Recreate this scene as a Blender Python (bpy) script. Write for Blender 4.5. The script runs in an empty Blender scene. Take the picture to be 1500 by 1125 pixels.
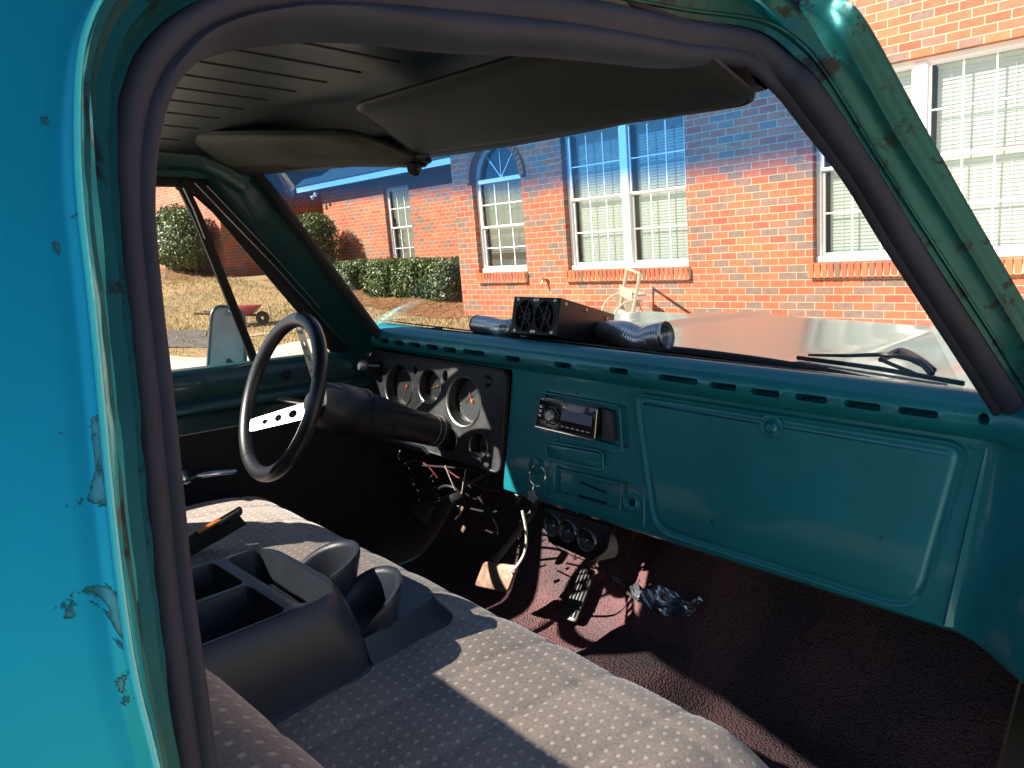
import bpy, bmesh, math, random
from mathutils import Vector, Matrix, noise
random.seed(7)
R = math.radians
sc = bpy.context.scene
col = sc.collection
# ------------------------------------------------------------------ camera, sky, sun, exposure
FPX, CX, CY = 1130.0, 750.0, 562.5
def cam_rows(yaw, pitch, roll):
    fwd = Vector((-math.sin(yaw)*math.cos(pitch), math.cos(yaw)*math.cos(pitch), math.sin(pitch)))
    rt = Vector((math.cos(yaw), math.sin(yaw), 0)); dn = fwd.cross(rt)
    r = math.cos(roll)*rt+math.sin(roll)*dn; d = -math.sin(roll)*rt+math.cos(roll)*dn
    return Matrix((r, d, fwd))
RB = cam_rows(R(46.852), R(-10.860), R(4.548))      # world (level with the house) -> camera
RT = cam_rows(R(44.25), R(-10.62), 0)               # truck frame -> camera
CW = Vector((0, 0, 1.65)); CT = Vector((1.02, -1.26, .986))
cam = bpy.data.cameras.new('camera'); camo = bpy.data.objects.new('camera', cam); col.objects.link(camo)
cam.sensor_width = 36; cam.lens = 36*FPX/1500; cam.clip_start = .01; cam.clip_end = 600
m3 = Matrix((RB[0], -RB[1], -RB[2])).transposed()
camo.matrix_world = Matrix.Translation(CW) @ m3.to_4x4()
sc.camera = camo
M3 = RB.transposed() @ RT
MT = Matrix.Translation(CW) @ M3.to_4x4() @ Matrix.Translation(-CT)   # truck frame -> world

SUNT = Vector((.545, 1.0, -.79)).normalized()         # travel of the light, in the truck frame
SUNW = (M3 @ SUNT).normalized()
elev = math.asin(-SUNW.z); az = math.atan2(-SUNW.x, -SUNW.y)
w = bpy.data.worlds.new('World'); sc.world = w; w.use_nodes = True
nt = w.node_tree; bgn = nt.nodes['Background']
sky = nt.nodes.new('ShaderNodeTexSky'); sky.sky_type = 'NISHITA'; sky.sun_disc = False
sky.sun_elevation = elev; sky.sun_rotation = az; sky.air_density = 1.0; sky.dust_density = .3; sky.ozone_density = 2.0
nt.links.new(sky.outputs[0], bgn.inputs[0]); bgn.inputs[1].default_value = .052
sl = bpy.data.lights.new('sun', 'SUN'); sl.energy = 5.0; sl.angle = R(.5); sl.color = (1, .93, .82)
so = bpy.data.objects.new('sun', sl); col.objects.link(so)
so.rotation_euler = SUNW.to_track_quat('-Z', 'Y').to_euler()
sc.view_settings.view_transform = 'Standard'; sc.view_settings.look = 'None'
sc.view_settings.exposure = 1.6; sc.view_settings.gamma = 1
sc.cycles.max_bounces = 8; sc.cycles.transparent_max_bounces = 16; sc.cycles.use_denoising = True

# ------------------------------------------------------------------ pixel rays -> truck-frame / world points
def dT(px, py): return RT.transposed() @ Vector(((px-CX)/FPX, (py-CY)/FPX, 1))
def tX(px, py, x): v = dT(px, py); return CT+v*((x-CT.x)/v.x)
def tY(px, py, y): v = dT(px, py); return CT+v*((y-CT.y)/v.y)
def tZ(px, py, z): v = dT(px, py); return CT+v*((z-CT.z)/v.z)
def sideX(z): return .80-.38*(z-.67)
def tS(px, py, off=0):                               # passenger side surface (tumblehome)
    v = dT(px, py); t = (.80+off-.38*(CT.z-.67)-CT.x)/(v.x+.38*v.z); P = CT+v*t
    return P if P.z > .60 else tX(px, py, .80+off)
def tD(px, py, off=0):                               # driver side surface
    v = dT(px, py); t = (-.80-off+.38*(CT.z-.67)-CT.x)/(v.x-.38*v.z); P = CT+v*t
    return P if P.z > .67 else tX(px, py, -.80-off)
def tP(px, py, off=0):                               # windscreen-pillar plane
    v = dT(px, py); t = (-.41+off+.93*(1.12-CT.z)-CT.y)/(v.y+.93*v.z); return CT+v*t
def dT_(P): return P
def fY(z): return -.03*(.69-z)/.27                   # dash face plane
def tF(px, py, off=0):
    v = dT(px, py); k = .03/.27
    # Y = -k*(.69-z)+off
    t = (off-k*(.69-CT.z)-CT.y)/(v.y-k*v.z); return CT+v*t
def dW(px, py): return RB.transposed() @ Vector(((px-CX)/FPX, (py-CY)/FPX, 1))
def wY(px, py, y): v = dW(px, py); return CW+v*(y/v.y)
def wD(px, py, d): return CW+dW(px, py)*d

# ------------------------------------------------------------------ materials
def mat(name): 
    m = bpy.data.materials.new(name); m.use_nodes = True
    return m, m.node_tree, m.node_tree.nodes['Principled BSDF']
def N(nt, t, **kw):
    n = nt.nodes.new(t)
    for k, v in kw.items():
        if k in n.inputs.keys() if hasattr(n.inputs, 'keys') else False: n.inputs[k].default_value = v
        else:
            try: setattr(n, k, v)
            except Exception: n.inputs[k].default_value = v
    return n
def simple(name, c, rough=.5, metal=0, bump=0, bscale=200, var=0, vscale=8, coat=0, spec=.5, coord='Object'):
    m, nt, p = mat(name)
    p.inputs['Roughness'].default_value = rough; p.inputs['Metallic'].default_value = metal
    p.inputs['Coat Weight'].default_value = coat; p.inputs['Specular IOR Level'].default_value = spec
    p.inputs['Base Color'].default_value = (*c, 1)
    tc = N(nt, 'ShaderNodeTexCoord')
    if var:
        n = N(nt, 'ShaderNodeTexNoise'); n.inputs['Scale'].default_value = vscale; n.inputs['Detail'].default_value = 6
        nt.links.new(tc.outputs[coord], n.inputs['Vector'])
        r = N(nt, 'ShaderNodeValToRGB'); r.color_ramp.elements[0].position = .3; r.color_ramp.elements[1].position = .72
        r.color_ramp.elements[0].color = (*[x*(1-var) for x in c], 1); r.color_ramp.elements[1].color = (*[min(1, x*(1+var)) for x in c], 1)
        nt.links.new(n.outputs['Fac'], r.inputs[0]); nt.links.new(r.outputs[0], p.inputs['Base Color'])
        rr = N(nt, 'ShaderNodeMapRange'); rr.inputs['To Min'].default_value = max(0, rough-.12); rr.inputs['To Max'].default_value = min(1, rough+.15)
        nt.links.new(n.outputs['Fac'], rr.inputs[0]); nt.links.new(rr.outputs[0], p.inputs['Roughness'])
    if bump:
        b = N(nt, 'ShaderNodeBump'); b.inputs['Strength'].default_value = bump; b.inputs['Distance'].default_value = .002
        n2 = N(nt, 'ShaderNodeTexNoise'); n2.inputs['Scale'].default_value = bscale; n2.inputs['Detail'].default_value = 3
        nt.links.new(tc.outputs[coord], n2.inputs['Vector']); nt.links.new(n2.outputs['Fac'], b.inputs['Height'])
        nt.links.new(b.outputs[0], p.inputs['Normal'])
    return m
def paint(name, c, metal=.35, rough=.3, coat=.8, chips=0, grime=.25, orange=.05, dark=(.012, .02, .022), cs=12):
    m, nt, p = mat(name); L = nt.links.new
    tc = N(nt, 'ShaderNodeTexCoord')
    n = N(nt, 'ShaderNodeTexNoise'); n.inputs['Scale'].default_value = 5; n.inputs['Detail'].default_value = 8; n.inputs['Roughness'].default_value = .65
    L(tc.outputs['Object'], n.inputs['Vector'])
    r = N(nt, 'ShaderNodeValToRGB'); e = r.color_ramp.elements
    e[0].position = .3; e[1].position = .75
    e[0].color = (*[x*(1-grime) for x in c], 1); e[1].color = (*[x*(1+grime*.6) for x in c], 1)
    L(n.outputs['Fac'], r.inputs[0]); out = r.outputs[0]
    p.inputs['Metallic'].default_value = metal; p.inputs['Roughness'].default_value = rough
    p.inputs['Coat Weight'].default_value = coat; p.inputs['Coat Roughness'].default_value = .07
    if chips:
        n3 = N(nt, 'ShaderNodeTexNoise'); n3.inputs['Scale'].default_value = cs; n3.inputs['Detail'].default_value = 9; n3.inputs['Roughness'].default_value = .7
        L(tc.outputs['Object'], n3.inputs['Vector'])
        r3 = N(nt, 'ShaderNodeValToRGB'); r3.color_ramp.elements[0].position = .66-chips*.16; r3.color_ramp.elements[1].position = .70-chips*.16
        L(n3.outputs['Fac'], r3.inputs[0])
        mx = N(nt, 'ShaderNodeMix'); mx.data_type = 'RGBA'; L(r3.outputs[0], mx.inputs['Factor']); L(out, mx.inputs['A']); mx.inputs['B'].default_value = (*dark, 1)
        out = mx.outputs['Result']
        inv = N(nt, 'ShaderNodeMapRange'); inv.inputs['To Min'].default_value = coat; inv.inputs['To Max'].default_value = 0
        L(r3.outputs[0], inv.inputs[0]); L(inv.outputs[0], p.inputs['Coat Weight'])
    L(out, p.inputs['Base Color'])
    b = N(nt, 'ShaderNodeBump'); b.inputs['Strength'].default_value = orange; b.inputs['Distance'].default_value = .003
    n2 = N(nt, 'ShaderNodeTexNoise'); n2.inputs['Scale'].default_value = 30; n2.inputs['Detail'].default_value = 6
    L(tc.outputs['Object'], n2.inputs['Vector']); L(n2.outputs['Fac'], b.inputs['Height']); L(b.outputs[0], p.inputs['Normal'])
    L(b.outputs[0], p.inputs['Coat Normal'])
    return m
M = {}
def mk_skin():                                        # body paint that flakes near the door edge (vertex attribute 'wear')
    m = paint('teal_body_paint_flaking', (.0, .34, .44), metal=.72, rough=.30, coat=.22, grime=.10, orange=.03); nt = m.node_tree; L = nt.links.new; p = nt.nodes['Principled BSDF']
    src = p.inputs['Base Color'].links[0].from_socket
    a = N(nt, 'ShaderNodeAttribute'); a.attribute_name = 'wear'; tc = N(nt, 'ShaderNodeTexCoord')
    n = N(nt, 'ShaderNodeTexNoise'); n.inputs['Scale'].default_value = 34; n.inputs['Detail'].default_value = 8; n.inputs['Roughness'].default_value = .62; n.inputs['Distortion'].default_value = .8
    L(tc.outputs['Object'], n.inputs['Vector'])
    s = N(nt, 'ShaderNodeMath'); s.operation = 'MULTIPLY_ADD'; L(a.outputs['Fac'], s.inputs[0]); s.inputs[1].default_value = .10; L(n.outputs['Fac'], s.inputs[2])
    r = N(nt, 'ShaderNodeValToRGB'); e = r.color_ramp.elements; e[0].position = .66; e[1].position = .675; L(s.outputs[0], r.inputs[0])
    r2 = N(nt, 'ShaderNodeValToRGB'); e = r2.color_ramp.elements; e[0].position = .66; e[0].color = (.02, .10, .12, 1); e[1].position = .80; e[1].color = (.07, .24, .24, 1); e.new(.72).color = (.05, .26, .28, 1); L(s.outputs[0], r2.inputs[0])
    mx = N(nt, 'ShaderNodeMix'); mx.data_type = 'RGBA'; L(r.outputs[0], mx.inputs['Factor']); L(src, mx.inputs['A']); L(r2.outputs[0], mx.inputs['B']); L(mx.outputs['Result'], p.inputs['Base Color'])
    bp = N(nt, 'ShaderNodeBump'); bp.invert = True; bp.inputs['Strength'].default_value = .8; bp.inputs['Distance'].default_value = .001; L(r.outputs[0], bp.inputs['Height']); L(bp.outputs[0], p.inputs['Normal']); return m
M['skin'] = paint('teal_body_paint', (.0, .34, .44), metal=.72, rough=.30, coat=.22, grime=.10, orange=.03)
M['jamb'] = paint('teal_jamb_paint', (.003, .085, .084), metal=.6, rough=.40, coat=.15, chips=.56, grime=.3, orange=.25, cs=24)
M['edge'] = paint('teal_worn_skylit_paint', (.03, .42, .45), metal=.25, rough=.3, coat=.8, chips=.3, grime=.3, orange=.25, dark=(.10, .16, .14))  # chipped paint, lighter than the jamb: sky light put into the colour
M['dash'] = paint('teal_dash_paint', (.006, .20, .235), metal=.25, rough=.40, coat=.4, grime=.22, orange=.10, chips=.12, cs=55)
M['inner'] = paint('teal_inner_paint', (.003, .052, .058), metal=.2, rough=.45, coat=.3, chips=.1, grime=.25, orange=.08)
M['flaking'] = mk_skin()
M['glint'] = paint('pale_cyan_glint_paint', (.05, .62, .66), metal=.1, rough=.2, coat=1, grime=.2, orange=.3)  # reflected sky put into the colour of the edge line
M['rubber'] = simple('purple_grey_rubber', (.022, .026, .044), .66, bump=.25, bscale=90, var=.3, vscale=14, spec=.35)
M['blackp'] = simple('black_plastic', (.012, .012, .014), .45, bump=.1, bscale=300, var=.2)
M['blackm'] = simple('black_matt', (.008, .008, .010), .75, bump=.3, bscale=120, var=.3)
M['blackmetal'] = simple('black_powder_coat', (.012, .012, .013), .38, bump=.12, bscale=700)
M['bezel'] = simple('worn_black_vinyl_bezel', (.030, .030, .034), .5, bump=.2, bscale=400, var=.45, vscale=30)
M['chrome'] = simple('chrome', (.75, .76, .78), .12, 1)
M['alu'] = simple('brushed_aluminium', (.52, .50, .48), .33, 1, bump=.1, bscale=500, var=.1, vscale=60)
M['wheelpad'] = simple('black_vinyl_rim', (.010, .010, .013), .36, bump=.15, bscale=450, spec=.6)
M['roofliner'] = simple('bare_dark_roof_metal', (.030, .034, .038), .45, .2, bump=.1, bscale=40, var=.25, vscale=6)
M['visor'] = simple('dark_visor_vinyl', (.009, .011, .0115), .65, bump=.25, bscale=300, var=.25, vscale=12)
M['visor2'] = simple('olive_visor_vinyl', (.055, .056, .040), .55, bump=.35, bscale=30, var=.5, vscale=11)
M['console'] = simple('charcoal_console_plastic', (.026, .030, .042), .36, bump=.15, bscale=600, var=.18, vscale=9)
M['gaugeface'] = simple('grey_dial', (.055, .060, .060), .35)
M['cream'] = simple('ivory_markings', (.6, .6, .55), .5)
M['orange'] = simple('orange_needle', (.75, .20, .03), .45)
M['wire'] = simple('dark_wire', (.015, .013, .013), .5)
M['wirew'] = simple('pale_wire', (.62, .60, .52), .45)
M['wirer'] = simple('dull_red_wire', (.16, .03, .03), .5)
M['copper'] = simple('worn_pedal_steel', (.42, .27, .20), .35, .6, bump=.2, bscale=80, var=.3, vscale=40)
M['pedal'] = simple('black_rubber_pedal', (.06, .058, .05), .5, bump=.1)
M['foil'] = simple('crumpled_foil', (.35, .38, .42), .22, .85)
M['tyre'] = simple('tyre_rubber', (.02, .02, .02), .8, bump=.2)
M['white'] = simple('white_window_vinyl', (.82, .82, .80), .4)
M['fascia'] = simple('white_fascia', (.8, .8, .8), .45)
M['soffit'] = simple('brown_soffit_board', (.30, .24, .20), .7, var=.2)  # dull brown boards
M['tan'] = simple('beige_plastic', (.46, .375, .27), .5, var=.08)
M['red'] = simple('dark_red_paint', (.22, .02, .03), .45, var=.3)
M['brass'] = simple('weathered_brass', (.45, .36, .22), .45, .7)
M['blind'] = simple('white_blind_slats', (.90, .90, .86), .55)
M['roof'] = simple('grey_shingle', (.12, .11, .10), .85, bump=.8, bscale=20, var=.3)
M['concrete'] = simple('pale_concrete', (.46, .40, .31), .85, bump=.3, bscale=60, var=.15, vscale=3)
M['tanpath'] = simple('tan_path_edge', (.36, .28, .17), .9, bump=.3, var=.2)
M['asphalt'] = simple('drive_asphalt', (.10, .095, .09), .9, bump=.5, bscale=90, var=.2)
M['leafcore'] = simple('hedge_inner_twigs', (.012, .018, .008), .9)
M['straw'] = simple('pine_straw', (.30, .14, .055), .8, var=.35, vscale=30)
M['strawbase'] = simple('pine_straw_mulch', (.20, .105, .05), .9, bump=1, bscale=60, var=.5, vscale=14)
M['lawn_shadow'] = simple('grey_shadow_tone', (.10, .085, .07), .9, bump=.6, bscale=30, var=.3)  # tone of a cast shadow, for the sheet on the lawn

def mk_leaf():
    m, nt, p = mat('hedge_leaf'); L = nt.links.new
    g = N(nt, 'ShaderNodeNewGeometry'); r = N(nt, 'ShaderNodeValToRGB'); e = r.color_ramp.elements
    e[0].color = (.030, .055, .012, 1); e[1].color = (.16, .19, .055, 1); e.new(.6).color = (.065, .10, .025, 1)
    L(g.outputs['Random Per Island'], r.inputs[0]); L(r.outputs[0], p.inputs['Base Color'])
    p.inputs['Roughness'].default_value = .38; return m
M['leaf'] = mk_leaf()
def mk_grass():
    m, nt, p = mat('dormant_lawn'); L = nt.links.new
    tc = N(nt, 'ShaderNodeTexCoord')
    a = N(nt, 'ShaderNodeTexNoise'); a.inputs['Scale'].default_value = .55; a.inputs['Detail'].default_value = 10; a.inputs['Roughness'].default_value = .7
    b = N(nt, 'ShaderNodeTexNoise'); b.inputs['Scale'].default_value = 55; b.inputs['Detail'].default_value = 4
    L(tc.outputs['Object'], a.inputs['Vector']); L(tc.outputs['Object'], b.inputs['Vector'])
    r = N(nt, 'ShaderNodeValToRGB'); e = r.color_ramp.elements
    e[0].position = .3; e[0].color = (.20, .17, .075, 1); e[1].position = .7; e[1].color = (.42, .275, .125, 1); e.new(.5).color = (.36, .235, .11, 1)
    L(a.outputs['Fac'], r.inputs[0])
    mx = N(nt, 'ShaderNodeMix'); mx.data_type = 'RGBA'; mx.blend_type = 'MULTIPLY'; mx.inputs['Factor'].default_value = .6
    r2 = N(nt, 'ShaderNodeValToRGB'); r2.color_ramp.elements[0].position = .3; r2.color_ramp.elements[0].color = (.35, .33, .3, 1); r2.color_ramp.elements[1].position = .65
    L(b.outputs['Fac'], r2.inputs[0]); L(r.outputs[0], mx.inputs['A']); L(r2.outputs[0], mx.inputs['B'])
    L(mx.outputs['Result'], p.inputs['Base Color']); p.inputs['Roughness'].default_value = .9
    bp = N(nt, 'ShaderNodeBump'); bp.inputs['Strength'].default_value = .8; bp.inputs['Distance'].default_value = .03
    L(b.outputs['Fac'], bp.inputs['Height']); L(bp.outputs[0], p.inputs['Normal']); return m
M['grass'] = mk_grass()
def mk_blade():
    m, nt, p = mat('dry_grass_blade'); L = nt.links.new
    g = N(nt, 'ShaderNodeNewGeometry'); r = N(nt, 'ShaderNodeValToRGB'); e = r.color_ramp.elements
    e[0].color = (.22, .20, .07, 1); e[1].color = (.52, .36, .17, 1)
    L(g.outputs['Random Per Island'], r.inputs[0]); L(r.outputs[0], p.inputs['Base Color']); p.inputs['Roughness'].default_value = .8; return m
M['blade'] = mk_blade()
def mk_brick():
    m, nt, p = mat('red_orange_brick'); L = nt.links.new
    tc = N(nt, 'ShaderNodeTexCoord'); s = N(nt, 'ShaderNodeSeparateXYZ'); c = N(nt, 'ShaderNodeCombineXYZ')
    L(tc.outputs['Object'], s.inputs[0]); ad = N(nt, 'ShaderNodeMath'); L(s.outputs['X'], ad.inputs[0]); L(s.outputs['Y'], ad.inputs[1])
    L(ad.outputs[0], c.inputs['X']); L(s.outputs['Z'], c.inputs['Y'])
    def brick(c1, c2, mo, bias, off):
        b = N(nt, 'ShaderNodeTexBrick'); b.offset = .5; b.inputs['Scale'].default_value = 1
        b.inputs['Brick Width'].default_value = .2025; b.inputs['Row Height'].default_value = .0805; b.inputs['Mortar Size'].default_value = .0055
        b.inputs['Mortar Smooth'].default_value = .15; b.inputs['Bias'].default_value = bias
        b.inputs['Color1'].default_value = (*c1, 1); b.inputs['Color2'].default_value = (*c2, 1); b.inputs['Mortar'].default_value = (*mo, 1)
        L(c.outputs[0], b.inputs['Vector']); return b
    b1 = brick((0, 0, 0), (1, 1, 1), (.5, .5, .5), 0, 0)
    r = N(nt, 'ShaderNodeValToRGB'); r.color_ramp.interpolation = 'LINEAR'; e = r.color_ramp.elements
    e[0].position = 0; e[0].color = (.20, .14, .11, 1); e[1].position = 1; e[1].color = (.57, .17, .075, 1)
    e.new(.22).color = (.27, .145, .105, 1); e.new(.34).color = (.43, .125, .060, 1); e.new(.62).color = (.49, .13, .056, 1); e.new(.8).color = (.39, .085, .045, 1)
    L(b1.outputs['Color'], r.inputs[0])
    n = N(nt, 'ShaderNodeTexNoise'); n.inputs['Scale'].default_value = 14; n.inputs['Detail'].default_value = 8; n.inputs['Roughness'].default_value = .7
    L(tc.outputs['Object'], n.inputs['Vector'])
    rn = N(nt, 'ShaderNodeValToRGB'); rn.color_ramp.elements[0].position = .25; rn.color_ramp.elements[0].color = (.68, .68, .7, 1); rn.color_ramp.elements[1].position = .7; rn.color_ramp.elements[1].color = (1.12, 1.1, 1.08, 1)
    L(n.outputs['Fac'], rn.inputs[0])
    mu = N(nt, 'ShaderNodeMix'); mu.data_type = 'RGBA'; mu.blend_type = 'MULTIPLY'; mu.inputs['Factor'].default_value = 1
    
    L(r.outputs[0], mu.inputs['A']); L(rn.outputs[0], mu.inputs['B'])
    mo = N(nt, 'ShaderNodeMix'); mo.data_type = 'RGBA'; L(b1.outputs['Fac'], mo.inputs['Factor']); L(mu.outputs['Result'], mo.inputs['A']); mo.inputs['B'].default_value = (.46, .335, .235, 1)
    nw = N(nt, 'ShaderNodeTexNoise'); nw.inputs['Scale'].default_value = .9; nw.inputs['Detail'].default_value = 6; L(tc.outputs['Object'], nw.inputs['Vector'])
    rw = N(nt, 'ShaderNodeValToRGB'); rw.color_ramp.elements[0].position = .3; rw.color_ramp.elements[0].color = (.78, .77, .78, 1); rw.color_ramp.elements[1].position = .65; rw.color_ramp.elements[1].color = (1.05, 1.05, 1.05, 1); L(nw.outputs['Fac'], rw.inputs[0])
    mw = N(nt, 'ShaderNodeMix'); mw.data_type = 'RGBA'; mw.blend_type = 'MULTIPLY'; mw.inputs['Factor'].default_value = 1; L(mo.outputs['Result'], mw.inputs['A']); L(rw.outputs[0], mw.inputs['B'])
    L(mw.outputs['Result'], p.inputs['Base Color']); p.inputs['Roughness'].default_value = .85
    h = N(nt, 'ShaderNodeMath'); h.operation = 'MULTIPLY_ADD'; L(b1.outputs['Fac'], h.inputs[0]); h.inputs[1].default_value = -1.0
    L(n.outputs['Fac'], h.inputs[2])
    bp = N(nt, 'ShaderNodeBump'); bp.inputs['Strength'].default_value = .9; bp.inputs['Distance'].default_value = .008
    L(h.outputs[0], bp.inputs['Height']); L(bp.outputs[0], p.inputs['Normal']); return m
M['brick'] = mk_brick()
def mk_brick_solo():
    m, nt, p = mat('single_brick'); L = nt.links.new
    g = N(nt, 'ShaderNodeNewGeometry'); r = N(nt, 'ShaderNodeValToRGB'); e = r.color_ramp.elements
    e[0].color = (.22, .10, .06, 1); e[1].color = (.46, .14, .055, 1); e.new(.4).color = (.34, .10, .05, 1); e.new(.7).color = (.40, .10, .042, 1)
    L(g.outputs['Random Per Island'], r.inputs[0]); L(r.outputs[0], p.inputs['Base Color']); p.inputs['Roughness'].default_value = .85
    return m
M['brick1'] = mk_brick_solo()
M['mortar'] = simple('pale_mortar', (.55, .43, .30), .9, bump=.4, bscale=80)
def mk_glass(name, tint=None, rough=0.0, refl=1.0, film=0.0):
    m = bpy.data.materials.new(name); m.use_nodes = True; nt = m.node_tree; nt.nodes.clear(); L = nt.links.new
    o = N(nt, 'ShaderNodeOutputMaterial'); mx = N(nt, 'ShaderNodeMixShader'); tr = N(nt, 'ShaderNodeBsdfTransparent'); gl = N(nt, 'ShaderNodeBsdfGlossy')
    gl.inputs['Roughness'].default_value = rough
    fr = N(nt, 'ShaderNodeFresnel'); fr.inputs['IOR'].default_value = 1.45
    ml = N(nt, 'ShaderNodeMath'); ml.operation = 'MULTIPLY'; L(fr.outputs[0], ml.inputs[0]); ml.inputs[1].default_value = refl
    L(ml.outputs[0], mx.inputs[0]); L(tr.outputs[0], mx.inputs[1]); L(gl.outputs[0], mx.inputs[2]); last = mx
    if film:
        df = N(nt, 'ShaderNodeBsdfDiffuse'); df.inputs[0].default_value = (.8, .78, .74, 1)
        tcf = N(nt, 'ShaderNodeTexCoord'); nf = N(nt, 'ShaderNodeTexNoise'); nf.inputs['Scale'].default_value = 5; nf.inputs['Detail'].default_value = 7
        L(tcf.outputs['Object'], nf.inputs['Vector']); mp = N(nt, 'ShaderNodeMapRange'); mp.inputs['From Min'].default_value = .35; mp.inputs['From Max'].default_value = .75
        mp.inputs['To Min'].default_value = film*.4; mp.inputs['To Max'].default_value = film*1.8; L(nf.outputs['Fac'], mp.inputs[0])
        m2 = N(nt, 'ShaderNodeMixShader'); L(mp.outputs[0], m2.inputs[0]); L(mx.outputs[0], m2.inputs[1]); L(df.outputs[0], m2.inputs[2]); last = m2
    L(last.outputs[0], o.inputs[0])
    if tint == 'band':                                # the tinted shade band of a windscreen: a real colour of the glass
        tc = N(nt, 'ShaderNodeTexCoord'); s = N(nt, 'ShaderNodeSeparateXYZ'); L(tc.outputs['Object'], s.inputs[0])
        mr = N(nt, 'ShaderNodeMapRange'); mr.interpolation_type = 'SMOOTHSTEP'; mr.inputs['From Min'].default_value = 1.054; mr.inputs['From Max'].default_value = 1.102
        L(s.outputs['Z'], mr.inputs[0])
        r = N(nt, 'ShaderNodeMix'); r.data_type = 'RGBA'; L(mr.outputs[0], r.inputs['Factor'])
        r.inputs['A'].default_value = (.97, .99, .97, 1); r.inputs['B'].default_value = (.11, .38, .88, 1)
        L(r.outputs['Result'], tr.inputs[0])
        tl = N(nt, 'ShaderNodeBsdfTranslucent'); tl.inputs[0].default_value = (.05, .30, .85, 1); tb = N(nt, 'ShaderNodeMixShader')
        mf = N(nt, 'ShaderNodeMath'); mf.operation = 'MULTIPLY'; L(mr.outputs[0], mf.inputs[0]); mf.inputs[1].default_value = .22
        df2 = N(nt, 'ShaderNodeBsdfDiffuse'); df2.inputs[0].default_value = (.05, .30, .85, 1); ad2 = N(nt, 'ShaderNodeAddShader'); L(tl.outputs[0], ad2.inputs[0]); L(df2.outputs[0], ad2.inputs[1])
        L(mf.outputs[0], tb.inputs[0]); L(last.outputs[0], tb.inputs[1]); L(ad2.outputs[0], tb.inputs[2]); L(tb.outputs[0], o.inputs[0])
    elif tint: tr.inputs[0].default_value = (*tint, 1)
    return m
M['windscreen'] = mk_glass('windscreen_glass', 'band', 0, .22, film=.014)
M['sideglass'] = mk_glass('side_window_glass', (.95, .97, .96), 0, .6, film=.03)
M['winglass'] = mk_glass('house_window_glass', (.96, .99, .97), .01, .8)
M['lens'] = mk_glass('gauge_lens', (.95, .95, .95), .03, 1.0)
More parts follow.
